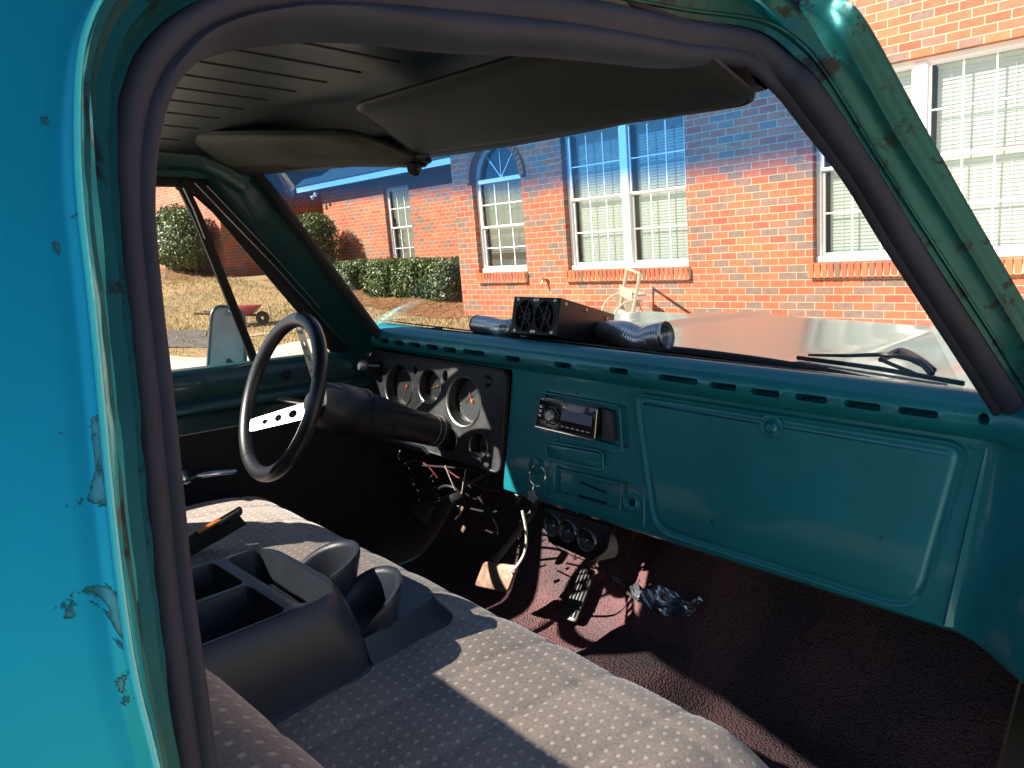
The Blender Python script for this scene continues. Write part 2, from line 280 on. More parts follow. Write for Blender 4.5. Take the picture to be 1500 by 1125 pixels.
def mk_fabric():
    m, nt, p = mat('dotted_velour_upholstery'); L = nt.links.new
    uv = N(nt, 'ShaderNodeUVMap'); uv.uv_map = 'UVMap'
    s = N(nt, 'ShaderNodeSeparateXYZ'); L(uv.outputs[0], s.inputs[0])
    def mth(op, a, b=None, c=None):
        n = N(nt, 'ShaderNodeMath'); n.operation = op
        for i, v in enumerate((a, b, c)):
            if v is None: continue
            if isinstance(v, (int, float)): n.inputs[i].default_value = v
            else: L(v, n.inputs[i])
        return n.outputs[0]
    SP = 58.0
    u = mth('MULTIPLY', s.outputs['X'], SP); v = mth('MULTIPLY', s.outputs['Y'], SP)
    fl = mth('FLOOR', v); od = mth('MULTIPLY', mth('MODULO', fl, 2), .5)
    uu = mth('ADD', u, od)
    fu = mth('SUBTRACT', mth('FRACT', uu), .5); fv = mth('SUBTRACT', mth('FRACT', v), .5)
    dd = mth('SQRT', mth('ADD', mth('MULTIPLY', fu, fu), mth('MULTIPLY', mth('MULTIPLY', fv, fv), .6)))
    dot = N(nt, 'ShaderNodeMapRange'); dot.interpolation_type = 'SMOOTHSTEP'; L(dd, dot.inputs[0]); dot.inputs['From Min'].default_value = .07; dot.inputs['From Max'].default_value = .21
    dot.inputs['To Min'].default_value = 1; dot.inputs['To Max'].default_value = 0
    # dark fleck beside every dot
    d2 = mth('SQRT', mth('ADD', mth('POWER', mth('ADD', fu, .26), 2), mth('POWER', mth('ADD', fv, .1), 2)))
    fk = N(nt, 'ShaderNodeMapRange'); fk.interpolation_type = 'SMOOTHSTEP'; L(d2, fk.inputs[0]); fk.inputs['From Min'].default_value = .05; fk.inputs['From Max'].default_value = .052
    fk.inputs['To Min'].default_value = .6; fk.inputs['To Max'].default_value = 0
    n = N(nt, 'ShaderNodeTexNoise'); n.inputs['Scale'].default_value = 7; n.inputs['Detail'].default_value = 8; n.inputs['Roughness'].default_value = .65; L(uv.outputs[0], n.inputs['Vector'])
    r = N(nt, 'ShaderNodeValToRGB'); e = r.color_ramp.elements; e[0].position = .3; e[0].color = (.235, .19, .17, 1); e[1].position = .72; e[1].color = (.40, .315, .265, 1)
    L(n.outputs['Fac'], r.inputs[0])
    n9 = N(nt, 'ShaderNodeTexNoise'); n9.inputs['Scale'].default_value = 260; n9.inputs['Detail'].default_value = 2; L(uv.outputs[0], n9.inputs['Vector'])
    mm = N(nt, 'ShaderNodeMix'); mm.data_type = 'RGBA'; mm.blend_type = 'OVERLAY'; mm.inputs['Factor'].default_value = .5; L(r.outputs[0], mm.inputs['A']); L(n9.outputs['Fac'], mm.inputs['B'])
    m1 = N(nt, 'ShaderNodeMix'); m1.data_type = 'RGBA'; L(dot.outputs[0], m1.inputs['Factor']); L(mm.outputs['Result'], m1.inputs['A']); m1.inputs['B'].default_value = (.56, .46, .39, 1)
    m2 = N(nt, 'ShaderNodeMix'); m2.data_type = 'RGBA'; L(fk.outputs[0], m2.inputs['Factor']); L(m1.outputs['Result'], m2.inputs['A']); m2.inputs['B'].default_value = (.07, .06, .06, 1)
    L(m2.outputs['Result'], p.inputs['Base Color']); p.inputs['Roughness'].default_value = .85
    p.inputs['Sheen Weight'].default_value = .25; p.inputs['Sheen Roughness'].default_value = .4
    bp = N(nt, 'ShaderNodeBump'); bp.inputs['Strength'].default_value = .4; bp.inputs['Distance'].default_value = .001
    h = mth('ADD', dot.outputs[0], mth('MULTIPLY', n9.outputs['Fac'], .8)); L(h, bp.inputs['Height']); L(bp.outputs[0], p.inputs['Normal'])
    return m
M['fabric'] = mk_fabric()
def mk_carpet():
    m, nt, p = mat('worn_maroon_carpet'); L = nt.links.new
    tc = N(nt, 'ShaderNodeTexCoord')
    a = N(nt, 'ShaderNodeTexNoise'); a.inputs['Scale'].default_value = 4.5; a.inputs['Detail'].default_value = 7; L(tc.outputs['Object'], a.inputs['Vector'])
    b = N(nt, 'ShaderNodeTexVoronoi'); b.inputs['Scale'].default_value = 210; L(tc.outputs['Object'], b.inputs['Vector'])
    r = N(nt, 'ShaderNodeValToRGB'); e = r.color_ramp.elements; e[0].position = .38; e[0].color = (.105, .080, .086, 1); e[1].position = .64; e[1].color = (.20, .10, .105, 1)
    L(a.outputs['Fac'], r.inputs[0])
    mx = N(nt, 'ShaderNodeMix'); mx.data_type = 'RGBA'; mx.blend_type = 'MULTIPLY'; mx.inputs['Factor'].default_value = .7
    r2 = N(nt, 'ShaderNodeValToRGB'); r2.color_ramp.elements[0].color = (1.3, 1.3, 1.3, 1); r2.color_ramp.elements[1].color = (.35, .35, .35, 1); r2.color_ramp.elements[1].position = .8
    L(b.outputs['Distance'], r2.inputs[0]); L(r.outputs[0], mx.inputs['A']); L(r2.outputs[0], mx.inputs['B'])
    L(mx.outputs['Result'], p.inputs['Base Color']); p.inputs['Roughness'].default_value = .95
    p.inputs['Specular IOR Level'].default_value = .1
    bp = N(nt, 'ShaderNodeBump'); bp.invert = True; bp.inputs['Strength'].default_value = 1; bp.inputs['Distance'].default_value = .004
    L(b.outputs['Distance'], bp.inputs['Height']); L(bp.outputs[0], p.inputs['Normal']); return m
M['carpet'] = mk_carpet()
def mk_hood():
    m, nt, p = mat('patina_hood_paint'); L = nt.links.new
    tc = N(nt, 'ShaderNodeTexCoord'); n = N(nt, 'ShaderNodeTexNoise'); n.inputs['Scale'].default_value = 2.2; n.inputs['Detail'].default_value = 7
    L(tc.outputs['Object'], n.inputs['Vector']); r = N(nt, 'ShaderNodeValToRGB'); e = r.color_ramp.elements
    e[0].position = .40; e[0].color = (.05, .12, .125, 1); e[1].position = .6; e[1].color = (.09, .11, .105, 1)
    L(n.outputs['Fac'], r.inputs[0]); L(r.outputs[0], p.inputs['Base Color']); p.inputs['Roughness'].default_value = .35
    p.inputs['Coat Weight'].default_value = .8; p.inputs['Coat Roughness'].default_value = .16; p.inputs['Coat IOR'].default_value = 1.6; return m
M['hood'] = mk_hood()

# ------------------------------------------------------------------ mesh helpers
class MB:
    def __init__(s): s.v = []; s.f = []; s.uv = {}
    def add(s, vs, fs):
        o = len(s.v); s.v += [Vector(a) for a in vs]; s.f += [tuple(i+o for i in f) for f in fs]; return o
    def box(s, c, d, rot=None, taper=None):
        x, y, z = [a/2 for a in d]; c = Vector(c)
        vs = [Vector((i*x, j*y, k*z)) for k in (-1, 1) for j in (-1, 1) for i in (-1, 1)]
        if rot is not None: vs = [rot @ a for a in vs]
        s.add([c+a for a in vs], [(0, 2, 3, 1), (4, 5, 7, 6), (0, 1, 5, 4), (2, 6, 7, 3), (0, 4, 6, 2), (1, 3, 7, 5)]); return s
    def grid(s, rows, closed_u=False, closed_v=False):
        n = len(rows[0]); o = len(s.v)
        for r in rows: s.v += [Vector(a) for a in r]
        for i in range(len(rows)-(0 if closed_v else 1)):
            for j in range(n-(0 if closed_u else 1)):
                i2 = (i+1) % len(rows); j2 = (j+1) % n
                s.f.append((o+i*n+j, o+i*n+j2, o+i2*n+j2, o+i2*n+j))
        return s
    def tube(s, pts, r, seg=8, cap=True, closed=False, rfun=None, flat=None):
        pts = [Vector(p) for p in pts]; n = len(pts); rows = []; up = None
        for i, p in enumerate(pts):
            a = pts[(i-1) % n] if (closed or i > 0) else p; b = pts[(i+1) % n] if (closed or i < n-1) else p
            t = (b-a).normalized()
            if up is None:
                up = Vector((0, 0, 1)) if abs(t.z) < .9 else Vector((1, 0, 0))
            u = (up-t*up.dot(t)).normalized(); vv = t.cross(u); up = u
            rr = r if rfun is None else rfun(i/(n-1))
            rows.append([p+(u*math.cos(2*math.pi*k/seg)+vv*math.sin(2*math.pi*k/seg)*(flat or 1))*rr for k in range(seg)])
        o = len(s.v); s.grid(rows, closed_u=True, closed_v=closed)
        if cap and not closed:
            s.f.append(tuple(o+k for k in range(seg))[::-1]); s.f.append(tuple(o+(n-1)*seg+k for k in range(seg)))
        return s
    def lathe(s, prof, c=(0, 0, 0), axis=(0, 0, 1), seg=32, a0=0, a1=2*math.pi, xdir=None):
        q = Vector(axis).normalized().to_track_quat('Z', 'Y'); c = Vector(c); full = abs(a1-a0-2*math.pi) < 1e-6
        n = seg if full else seg+1
        rows = [[c+q @ Vector((r*math.cos(a0+(a1-a0)*k/seg), r*math.sin(a0+(a1-a0)*k/seg), h)) for k in range(n)] for r, h in prof]
        s.grid(rows, closed_u=full); return s
    def prism(s, poly, d):                            # poly: 3-D outline, d: extrusion vector
        n = len(poly); poly = [Vector(p) for p in poly]; d = Vector(d)
        s.add(poly+[p+d for p in poly], [tuple(range(n))[::-1], tuple(range(n, 2*n))]+[(i, (i+1) % n, n+(i+1) % n, n+i) for i in range(n)]); return s
    def build(s, name, m, parent=None, smooth=True, ang=35, bevel=0, seg=2, cut=None, thick=0, sub=0, flip=False):
        me = bpy.data.meshes.new(name); me.from_pydata([tuple(a) for a in s.v], [], s.f); me.update()
        bm = bmesh.new(); bm.from_mesh(me)
        if not getattr(s, 'nomerge', False): bmesh.ops.remove_doubles(bm, verts=bm.verts, dist=1e-6)
        bmesh.ops.recalc_face_normals(bm, faces=bm.faces); 
        if flip: bmesh.ops.reverse_faces(bm, faces=bm.faces)
        bm.to_mesh(me); bm.free()
        o = bpy.data.objects.new(name, me); col.objects.link(o)
        if m: me.materials.append(m if not isinstance(m, str) else M[m])
        if thick: md = o.modifiers.new('s', 'SOLIDIFY'); md.thickness = thick; md.offset = -1
        if cut: apply_mods(o); boolean(o, cut)
        if bevel:
            md = o.modifiers.new('b', 'BEVEL'); md.width = bevel; md.segments = seg; md.limit_method = 'ANGLE'; md.angle_limit = R(35)
            md.harden_normals = False
        if sub: md = o.modifiers.new('u', 'SUBSURF'); md.levels = sub; md.render_levels = sub
        if o.modifiers: apply_mods(o)
        if smooth:
            o.data.polygons.foreach_set('use_smooth', [True]*len(o.data.polygons)); o.data.set_sharp_from_angle(angle=R(ang))
        if parent is not None: o.parent = parent
        return o
def apply_mods(o):
    bpy.context.view_layer.update(); dg = bpy.context.evaluated_depsgraph_get()
    me = bpy.data.meshes.new_from_object(o.evaluated_get(dg)); old = o.data; nm = old.name
    o.modifiers.clear(); o.data = me; bpy.data.meshes.remove(old); me.name = nm
def boolean(o, cutters):
    tmp = []
    for c in cutters:
        me = bpy.data.meshes.new('c'); me.from_pydata([tuple(a) for a in c.v], [], c.f); me.update()
        bm = bmesh.new(); bm.from_mesh(me); bmesh.ops.recalc_face_normals(bm, faces=bm.faces); bm.to_mesh(me); bm.free()
        k = bpy.data.objects.new('c', me); col.objects.link(k); tmp.append(k)
        md = o.modifiers.new('x', 'BOOLEAN'); md.operation = 'DIFFERENCE'; md.object = k; md.solver = 'EXACT'
    apply_mods(o)
    for k in tmp:
        me = k.data; bpy.data.objects.remove(k); bpy.data.meshes.remove(me)
def spline(pts, n):                                   # Catmull-Rom resample
    pts = [Vector(p) for p in pts]; out = []; m = len(pts)-1
    for i in range(n):
        t = i/(n-1)*m; k = min(int(t), m-1); u = t-k
        p0 = pts[max(k-1, 0)]; p1 = pts[k]; p2 = pts[k+1]; p3 = pts[min(k+2, m)]
        out.append(.5*((2*p1)+(p2-p0)*u+(2*p0-5*p1+4*p2-p3)*u*u+(3*p1-p0-3*p2+p3)*u**3))
    return out
def lerp(a, b, t): return a+(b-a)*t
def sstep(a, b, x): t = max(0, min(1, (x-a)/(b-a))); return t*t*(3-2*t)
def empty(name, M4=None, parent=None):
    o = bpy.data.objects.new(name, None); o.empty_display_size = .1; col.objects.link(o)
    if M4 is not None: o.matrix_world = M4
    if parent is not None: o.parent = parent
    return o
def tag(o, label=None, cat=None, group=None, kind=None):
    for k, v in (('label', label), ('category', cat), ('group', group), ('kind', kind)):
        if v: o[k] = v
    return o
def rrect(w, h, r, n=5):                              # rounded rectangle outline, 2-D
    out = []
    for cx_, cy_, a in ((w/2-r, h/2-r, 0), (-w/2+r, h/2-r, 90), (-w/2+r, -h/2+r, 180), (w/2-r, -h/2+r, 270)):
        for k in range(n+1):
            t = R(a+90*k/n); out.append((cx_+r*math.cos(t), cy_+r*math.sin(t)))
    return out
def roundpoly(P, r, n=6):                             # round the corners of a 3-D polygon
    out = []; m = len(P)
    for i in range(m):
        a, b, c = Vector(P[i-1]), Vector(P[i]), Vector(P[(i+1) % m]); rr = r[i] if isinstance(r, (list, tuple)) else r
        u = (a-b).normalized()*min(rr, (a-b).length/2); v = (c-b).normalized()*min(rr, (c-b).length/2)
        for k in range(n+1):
            t = k/n; out.append((b+u)*(1-t)**2+b*2*t*(1-t)+(b+v)*t*t)
    return out
def at_base(M4, base):                                # Matrix for a thing resting on the truck at truck-frame point base
    return M4 @ Matrix.Translation(base)
def shift(mb, base):
    mb.v = [a-Vector(base) for a in mb.v]; return mb
# ================================================================== THE TRUCK (built in its own frame: X right, Y forward, Z up from the cab floor)
truck = empty('pickup_truck', MT)
tag(truck, 'old teal pickup truck with worn paint seen through its open passenger door', 'pickup truck')
def prT(P): c = RT @ (Vector(P)-CT); return (c.x/c.z*FPX+CX, c.y/c.z*FPX+CY)

# ---- passenger door opening: stations round the frame (outer skin edge, jamb, seal outer, seal inner)
ST = [  # edge            jamb            seal outer     seal inner
 ((262,1300),(290,1300),(275,1300),(345,1300)),
 ((236,1125),(247,1125),(246,1125),(320,1125)),
 ((202,980),(228,980),(228,980),(301,980)),
 ((182,850),(213,850),(214,850),(283,850)),
 ((165,700),(198,700),(200,700),(268,700)),
 ((152,560),(186,560),(188,560),(253,560)),
 ((139,430),(172,430),(173,430),(238,430)),
 ((124,300),(160,300),(162,300),(228,300)),
 ((119,200),(156,200),(158,200),(236,200)),
 ((122,100),(163,120),(168,130),(258,130)),
 ((135,40),(180,75),(190,82),(293,85)),
 ((160,-10),(212,30),(228,40),(340,52)),
 ((200,-60),(280,-12),(300,-5),(420,36)),
 ((320,-120),(400,-60),(420,-35),(520,35)),
 ((560,-150),(640,-62),(640,-35),(690,58)),
 ((800,-115),(835,-28),(833,-2),(833,67)),
 ((1010,-70),(1000,3),(1000,29),(1000,91)),
 ((1130,-40),(1120,20),(1110,48),(1085,97)),
 ((1215,-10),(1180,50),(1165,90),(1125,130)),
 ((1262,20),(1225,110),(1203,128),(1162,170)),
 ((1330,140),(1290,225),(1283,247),(1232,262)),
 ((1405,275),(1368,340),(1357,370),(1300,370)),
 ((1500,440),(1458,480),(1435,490),(1378,490)),
 ((1590,600),(1555,640),(1500,592),(1440,585)),
 ((1680,760),(1640,790),(1580,715),(1505,688)),
 ((1800,960),(1760,960),(1690,880),(1610,870)),
]
def rail(idx, fn): return [fn(i, *s[idx]) for i, s in enumerate(ST)]
NF = 18                                               # from this station on the frame is the windscreen pillar
def blendSP(i, px, py, so, po):
    a = tS(px, py, so); b = tP(px, py, po)
    t = sstep(NF-3, NF+1, i); return a.lerp(b, t)
OUTE = [tS(*s[0], .035) if i < 11 else None for i, s in enumerate(ST)]
seal_o = rail(2, lambda i, x, y: blendSP(i, x, y, .0, .03))
seal_i = rail(3, lambda i, x, y: blendSP(i, x, y, .0, .03))
jamb = rail(1, lambda i, x, y: blendSP(i, x, y, .012, .05))
edge = rail(0, lambda i, x, y: blendSP(i, x, y, .034, .09))
NS = 300
so_, si_, jb, ed = [spline(r, NS) for r in (seal_o, seal_i, jamb, edge)]
# door seal: two-lobed rubber section swept round the opening
def nrms(A_, B_):
    out = []
    for k in range(NS):
        t3 = (A_[min(k+1, NS-1)]-A_[max(k-1, 0)]).normalized(); n_ = t3.cross(B_[k]-A_[k]).normalized()
        if n_.dot(CT-A_[k]) < 0: n_ = -n_
        out.append(n_)
    for _ in range(6): out = [(out[max(k-1, 0)]+out[k]*2+out[min(k+1, NS-1)]).normalized() for k in range(NS)]
    return out
NR = nrms(so_, si_); NJ = nrms(so_, ed)
mb = MB(); rows = []
for k in range(NS):
    a, b = so_[k], si_[k]; wv = b-a; nrm = NR[k]
    wl = wv.length; row = []
    prof = [(-.02, -.35), (-.02, -.05), (.06, .20), (.20, .34), (.36, .36), (.50, .28), (.58, .20), (.62, .17), (.66, .20), (.78, .26), (.90, .20), (.99, .04), (1.0, -.12), (.97, -.45), (.90, -.7)]
    wob = .04*noise.noise(a*9)
    for u, h in prof: row.append(a+wv*u+nrm*(h+wob)*wl*.8)
    rows.append(row)
mb.grid(rows); seal = mb.build('door_seal', 'rubber', truck, ang=60)
# jamb between seal and outer skin edge, with a pressed ridge, and the worn edge
mb = MB(); rows = []
for k in range(NS):
    e, j, s = ed[k], jb[k], so_[k]; nrm = NJ[k]
    rg = .0035
    row = [s-nrm*.012, s+nrm*.001+(j-s)*.12]
    for u, h in ((.45, 0), (.55, rg), (.65, rg), (.75, 0)): row.append(s.lerp(j, u)+nrm*h)
    row += [j, j.lerp(e, .3)+nrm*.001, j.lerp(e, .42)+nrm*rg*1.2, j.lerp(e, .52)+nrm*.000, j.lerp(e, .75), j.lerp(e, .90)+nrm*.002, e]
    row = [p+nrm*.0008*noise.noise(p*60) for p in row]
    rows.append(row)
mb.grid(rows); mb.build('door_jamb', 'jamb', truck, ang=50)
# outer skin: rolls over from the edge and runs back along the cab side, up over the roof rail
mb = MB(); rows = []
ke = int(NS*(12.0/25))
for k in range(0, ke):
    e = ed[k]; t = sstep(ke*.62, ke-1, k)
    row = [e-Vector((.010, -.004, 0)), e-Vector((.004, -.001, 0)), e]
    for d_, o_ in ((.0008, .003), (.002, .0048), (.0035, .0050), (.005, .0038), (.0062, .0015), (.008, .0002), (.014, .0), (.03, .0015), (.09, .006), (.18, .010), (.35, .010), (.6, .006)):
        back = Vector((o_, -d_*(1-t), d_*.9*t))
        if t > 0:
            za = min(d_*.9*t, max(0, 1.215-e.z)); ex_ = d_*.9*t-za
            back.z = za+min(.03, ex_*.15); back.x = o_*(1-t)-za*.42-ex_
        row.append(e+back)
    rows.append(row)
mb.grid(rows); mb.nomerge = True; skn = mb.build('cab_side_panel', 'flaking', truck, ang=60)
at = skn.data.attributes.new('wear', 'FLOAT', 'POINT'); WF = [1, 1, 1, 1, 1, 1, 1, .9, .6, .1, -1, -2, -3, -3, -3]
for i, v in enumerate(skn.data.vertices):
    k, j = divmod(i, len(rows[0])); at.data[i].value = WF[min(j, 14)]*((.35+.65*(1-sstep(.30*ke, .62*ke, k))) if WF[min(j, 14)] > 0 else 1)
mb = MB(); mb.tube([ed[k]+Vector((.0048, -.0028, 0)) for k in range(0, ke)], .0013, 8); mb.build('edge_glint_bead', 'glint', truck)  # pale line painting the sky's reflection along the skin edge
# roof side: from the door frame up to the roof panel edge
mb = MB(); rows = []
for k in range(ke-14, int(NS*16.6/25)):
    e = ed[k]; yy = max(-1.2, min(-.36, e.y)); q = Vector((.600, yy, 1.235-.07*sstep(-.55, -.36, yy)))
    rows.append([e-Vector((.004, 0, .003)), e+Vector((.004, 0, .004)), e.lerp(q, .35)+Vector((.012, 0, .008)), e.lerp(q, .7)+Vector((.008, 0, .010)), q])
mb.grid(rows); mb.build('roof_side_panel', 'skin', truck)
# worn flaking edge strip on the rear pillar, its paint lightened for sky light
mb = MB(); rows = []
for k in range(0, int(NS*.46)):
    e, j = ed[k], jb[k]; tp_e = 1-sstep(NS*.18, NS*.43, k); rows.append([e.lerp(j, u*tp_e)+Vector((.0022+.0012*math.sin(u*9), -.0005, 0))*tp_e+Vector((.0012, .0004, 0))*noise.noise(e*45+Vector((u*3, 0, 0))) for u in (-.03, .05, .2, .4, .6, .8, .95)])
mb.grid(rows); mb.build('worn_edge_strip', 'edge', truck, ang=60)
# cab lower side, sill and rear corner (passenger side) below the skin rolled above
mb = MB()
mb.grid([[Vector((sideX(max(z, .67))+.055-.02*max(0, .5-z), y, z)) for z in (-.30, -.1, .2, .5, .70, .78)] for y in (-1.95, -1.7, -1.45, -1.26)])
mb.build('lower_body_side', 'skin', truck)
mb = MB(); mb.box((.80, -.60, -.04), (.10, 1.12, .08)); mb.build('door_sill', 'inner', truck, bevel=.01)

# ---- roof: outer panel, inner panel with pressed ribs, windscreen header
def hz(x): return 1.145+.022*x
def hy(x): return -.305-.115*(x/.6)**2
def rz(x, y):
    z = 1.215-.05*abs(x/.63)**3+.02*x
    f = sstep(-.53, hy(x)+.02, y); return lerp(z, hz(x)+.012, f)
xs = [-.64+1.235*i/32 for i in range(33)]
mb = MB(); mb.grid([[Vector((x, lerp(-1.17, hy(x)+.03, j/24), rz(x, lerp(-1.17, hy(x)+.03, j/24)))) for j in range(25)] for x in xs])
mb.build('roof_inner_panel', 'roofliner', truck, thick=.004)
for i in range(15):
    x = -.60+i*.0857; mb = MB(); P = [Vector((x, y, rz(x, y)-.001)) for y in [-1.15+j*.05 for j in range(12)]]
    mb.tube(P, .0048, 6, flat=1.3); mb.build('roof_rib', 'blackm', truck)
mb = MB(); mb.grid([[Vector((x*(1.035 if x > 0 else 1.10), lerp(-1.22, hy(x)+.06, j/20), rz(x, lerp(-1.17, hy(x)+.02, j/20))+.03+.02*math.sin(math.pi*j/20))) for j in range(21)] for x in xs])
mb.build('roof_panel', 'skin', truck, thick=.003)
mb = MB(); rows = []
for x in xs:
    y, z = hy(x), hz(x); rows.append([(x, y-.075, z+.032), (x, y-.055, z+.010), (x, y-.028, z-.006), (x, y-.004, z-.010), (x, y+.012, z-.004), (x, y+.02, z+.02)])
mb.grid(rows); mb.build('windscreen_header', simple('dark_maroon_header', (.030, .022, .024), .55, bump=.2, bscale=60, var=.3), truck)
mb = MB()
for sx in (-1,):                                    # longitudinal roof rails close the roof to the sides
    P = [Vector((sx*(sideX(1.15)-.0), y, 1.165+.02*sx+.015*sstep(-1.1, -.9, y)-.05*sstep(-.52, -.40, y))) for y in [-1.17+j*.05 for j in range(16)]]
    mb.tube(P, .035 if sx < 0 else .02, 10, flat=.7)
mb.build('roof_rail', 'inner', truck)
zb_ = tD(262, 257).z
mb = MB(); mb.grid([[Vector((-sideX(z)-.004, y, z)) for z in (zb_, lerp(zb_, 1.19, .5), 1.20)] for y in (-1.2, -1.0, -.8, -.6, -.44)]); mb.build('driver_header_panel', 'inner', truck, thick=.012)
mb = MB(); mb.box((0, -.585, 1.168), (.80, .03, .012)); 

# ---- windscreen
def by(x): return .30-.27*(abs(x)/.72)**2.2
def bz(x): return .722+.012*x
mb = MB(); rows = []
for i in range(33):
    u = -1+2*i/32; a = Vector((.625*u, hy(.6*u)+.005, hz(.6*u)+.004)); b = Vector((.735*u, by(.72*u)-.01, bz(.72*u)))
    rows.append([a.lerp(b, t)+Vector((0, .03*math.sin(math.pi*t), 0))*(1-u*u) for t in [k/12 for k in range(13)]])
mb.grid(rows); ws = mb.build('windscreen', 'windscreen', truck)
mb = MB(); P = [r[-1] for r in rows]; mb.tube([p+Vector((0, -.004, .006)) for p in P], .012, 8)
mb.build('windscreen_gasket', 'blackm', truck)
mb = MB(); mb.tube([Vector((-.10, hy(0)-.02, 1.128)), Vector((-.10, hy(0)-.04, 1.118)), Vector((-.098, hy(0)-.055, 1.112))], .006, 10)
mb.lathe([(0, -.004), (.013, -.004), (.014, .002), (.011, .006), (0, .007)], (-.097, hy(0)-.058, 1.110), (.3, -.8, -.3), 16)
mb.build('mirror_mount', 'blackmetal', truck)

# ---- driver-side windscreen pillar and door frame
A0, A1 = (378, 262), (548, 496)
def drail(p0, p1, fn, n=14, c=0):
    out = []
    for i in range(n):
        t = -.06+1.12*i/(n-1); out.append(fn(lerp(p0[0], p1[0], t), lerp(p0[1], p1[1], t)))
    return out
r1 = drail((386, 262), (566, 500), lambda x, y: tP(x, y, .035)); r2 = drail((362, 264), (535, 500), lambda x, y: tP(x, y, -.01))
r3 = drail((345, 266), (520, 500), lambda x, y: tD(x, y, -.045).lerp(tP(x, y, -.02), .3)); r4 = drail((318, 268), (502, 505), lambda x, y: tD(x, y, -.01)); r5 = drail((300, 272), (490, 508), lambda x, y: tD(x, y, .02))
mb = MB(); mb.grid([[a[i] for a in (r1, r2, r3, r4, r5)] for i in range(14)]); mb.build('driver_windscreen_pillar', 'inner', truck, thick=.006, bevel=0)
mb = MB(); P = drail((384, 262), (562, 500), lambda x, y: tP(x, y, .02)); mb.tube([p+Vector((0, -.004, .004)) for p in P], .014, 8, flat=.8); mb.build('pillar_gasket', 'blackm', truck)

drv = empty('driver_door', None, truck)
# inner door shell: shoulder, armrest ridge, dark lower card
mb = MB(); prof = [(-.83, .672), (-.80, .685), (-.775, .684), (-.762, .672), (-.757, .655), (-.756, .63), (-.760, .615), (-.748, .605), (-.742, .596), (-.742, .586), (-.752, .578), (-.756, .57), (-.757, .535)]
ys = [-1.14+1.12*j/28 for j in range(29)]
mb.grid([[Vector((x+.006*sstep(-.2, -.02, y), y, z)) for x, z in prof] for y in ys]); mb.build('door_inner_panel', 'inner', drv, ang=40)
mb = MB(); mb.box((-.772, -.58, .27), (.03, 1.12, .53)); mb.build('lower_door_card', 'blackm', drv, bevel=.008)
mb = MB(); mb.tube([tX(243, 559, -.772), tX(300, 548, -.772), tX(365, 536, -.772), tX(372, 534, -.772)], .006, 6); mb.build('window_wiper_strip', 'blackm', drv)
fr = MB()
fr.tube([tD(215, 264), tD(262, 265), tD(292, 268)], .013, 10, flat=.8)
fr.tube([tD(262, 264), tD(290, 275), tD(320, 302), tD(400, 398), tD(470, 482), tD(500, 520)], .021, 10, flat=.7)
fr.tube([tD(380, 538, .01), tD(430, 531, .01), tD(500, 520, .01)], .012, 8)
fr.build('window_frame', 'blackm', drv)
mb = MB(); mb.tube([tD(262, 262), tD(290, 320), tD(330, 420), tD(374, 532)], .0135, 10, flat=.75); mb.build('vent_window_post', 'blackm', drv)
mb = MB(); 
for off, a, b in ((0, (285, 268), (520, 520)), (.0, (303, 272), (512, 500)), (.0, (268, 275), (300, 350))):
    mb.tube([tD(*a, -.025), tD((a[0]+b[0])/2, (a[1]+b[1])/2-4, -.025), tD(*b, -.025)], .0014, 5)
mb.build('frame_trim_line', 'alu', drv)
mb = MB(); mb.add([tD(293, 290, .012), tD(374, 534, .012), tD(495, 516, .012), tD(395, 395, .012)], [(0, 1, 2, 3)]); mb.build('vent_window_glass', 'sideglass', drv, smooth=False)
mb = MB(); g = roundpoly([tD(190, 298, .015), tD(272, 296, .015), tD(376, 540, .015), tD(190, 575, .015)], .02, 5); mb.add(g, [tuple(range(len(g)))]); mb.build('door_glass', 'sideglass', drv, smooth=False)
mb = MB(); mb.lathe([(0, 0), (.012, 0), (.013, .004), (.006, .008), (0, .008)], tX(419, 549, -.756), (1, 0, 0), 16); mb.build('lock_knob_hole', 'blackm', drv)
crank = MB(); h = tX(268, 702, -.745); crank.lathe([(0, -.012), (.022, -.012), (.022, .0), (.016, .008), (.010, .018), (0, .02)], h, (1, 0, 0), 24)
e1 = tX(288, 697, -.722); e2 = tX(345, 690, -.71)
crank.tube([h+Vector((.016, 0, 0)), e1, e1.lerp(e2, .3)], .005, 8); crank.build('window_crank', 'chrome', drv)
mb = MB(); mb.tube([e1.lerp(e2, k/8) for k in range(9)], .007, 12, rfun=lambda t: .0055+.0035*math.sin(math.pi*min(1, t*1.1))); 
for dz in (-.004, .0, .004): mb.tube([e1.lerp(e2, .1)+Vector((.007, 0, dz)), e1.lerp(e2, .92)+Vector((.007, 0, dz))], .0012, 5)
mb.build('crank_handle', 'chrome', drv)
# big square mirror outside the driver window
mir = empty('door_mirror', None, drv)
pm = [tX(306, 548, -1.02), tX(312, 472, -1.02), tX(320, 452, -1.02), tX(345, 456, -1.02), tX(353, 470, -1.02), tX(356, 562, -1.02), tX(310, 575, -1.02)]
pm = [tX(300, 590, -1.02), tX(309, 458, -1.02), tX(318, 447, -1.02), tX(352, 452, -1.02), tX(359, 470, -1.02), tX(360, 590, -1.02)]
g = roundpoly(pm, .022, 6); c0 = sum(g, Vector())/len(g)
mb = MB(); mb.prism(g, (-.028, .01, 0)); mb.build('mirror_shell', simple('grey_scratched_mirror_back', (.30, .30, .31), .5, .1, bump=.1, var=.15, vscale=20), mir, bevel=.006)
mb = MB(); mb.tube([c0+(p-c0)*1.0+Vector((.002, 0, 0)) for p in g], .0042, 8, closed=True); mb.build('mirror_rim', simple('dark_grey_trim', (.06, .06, .065), .4), mir)
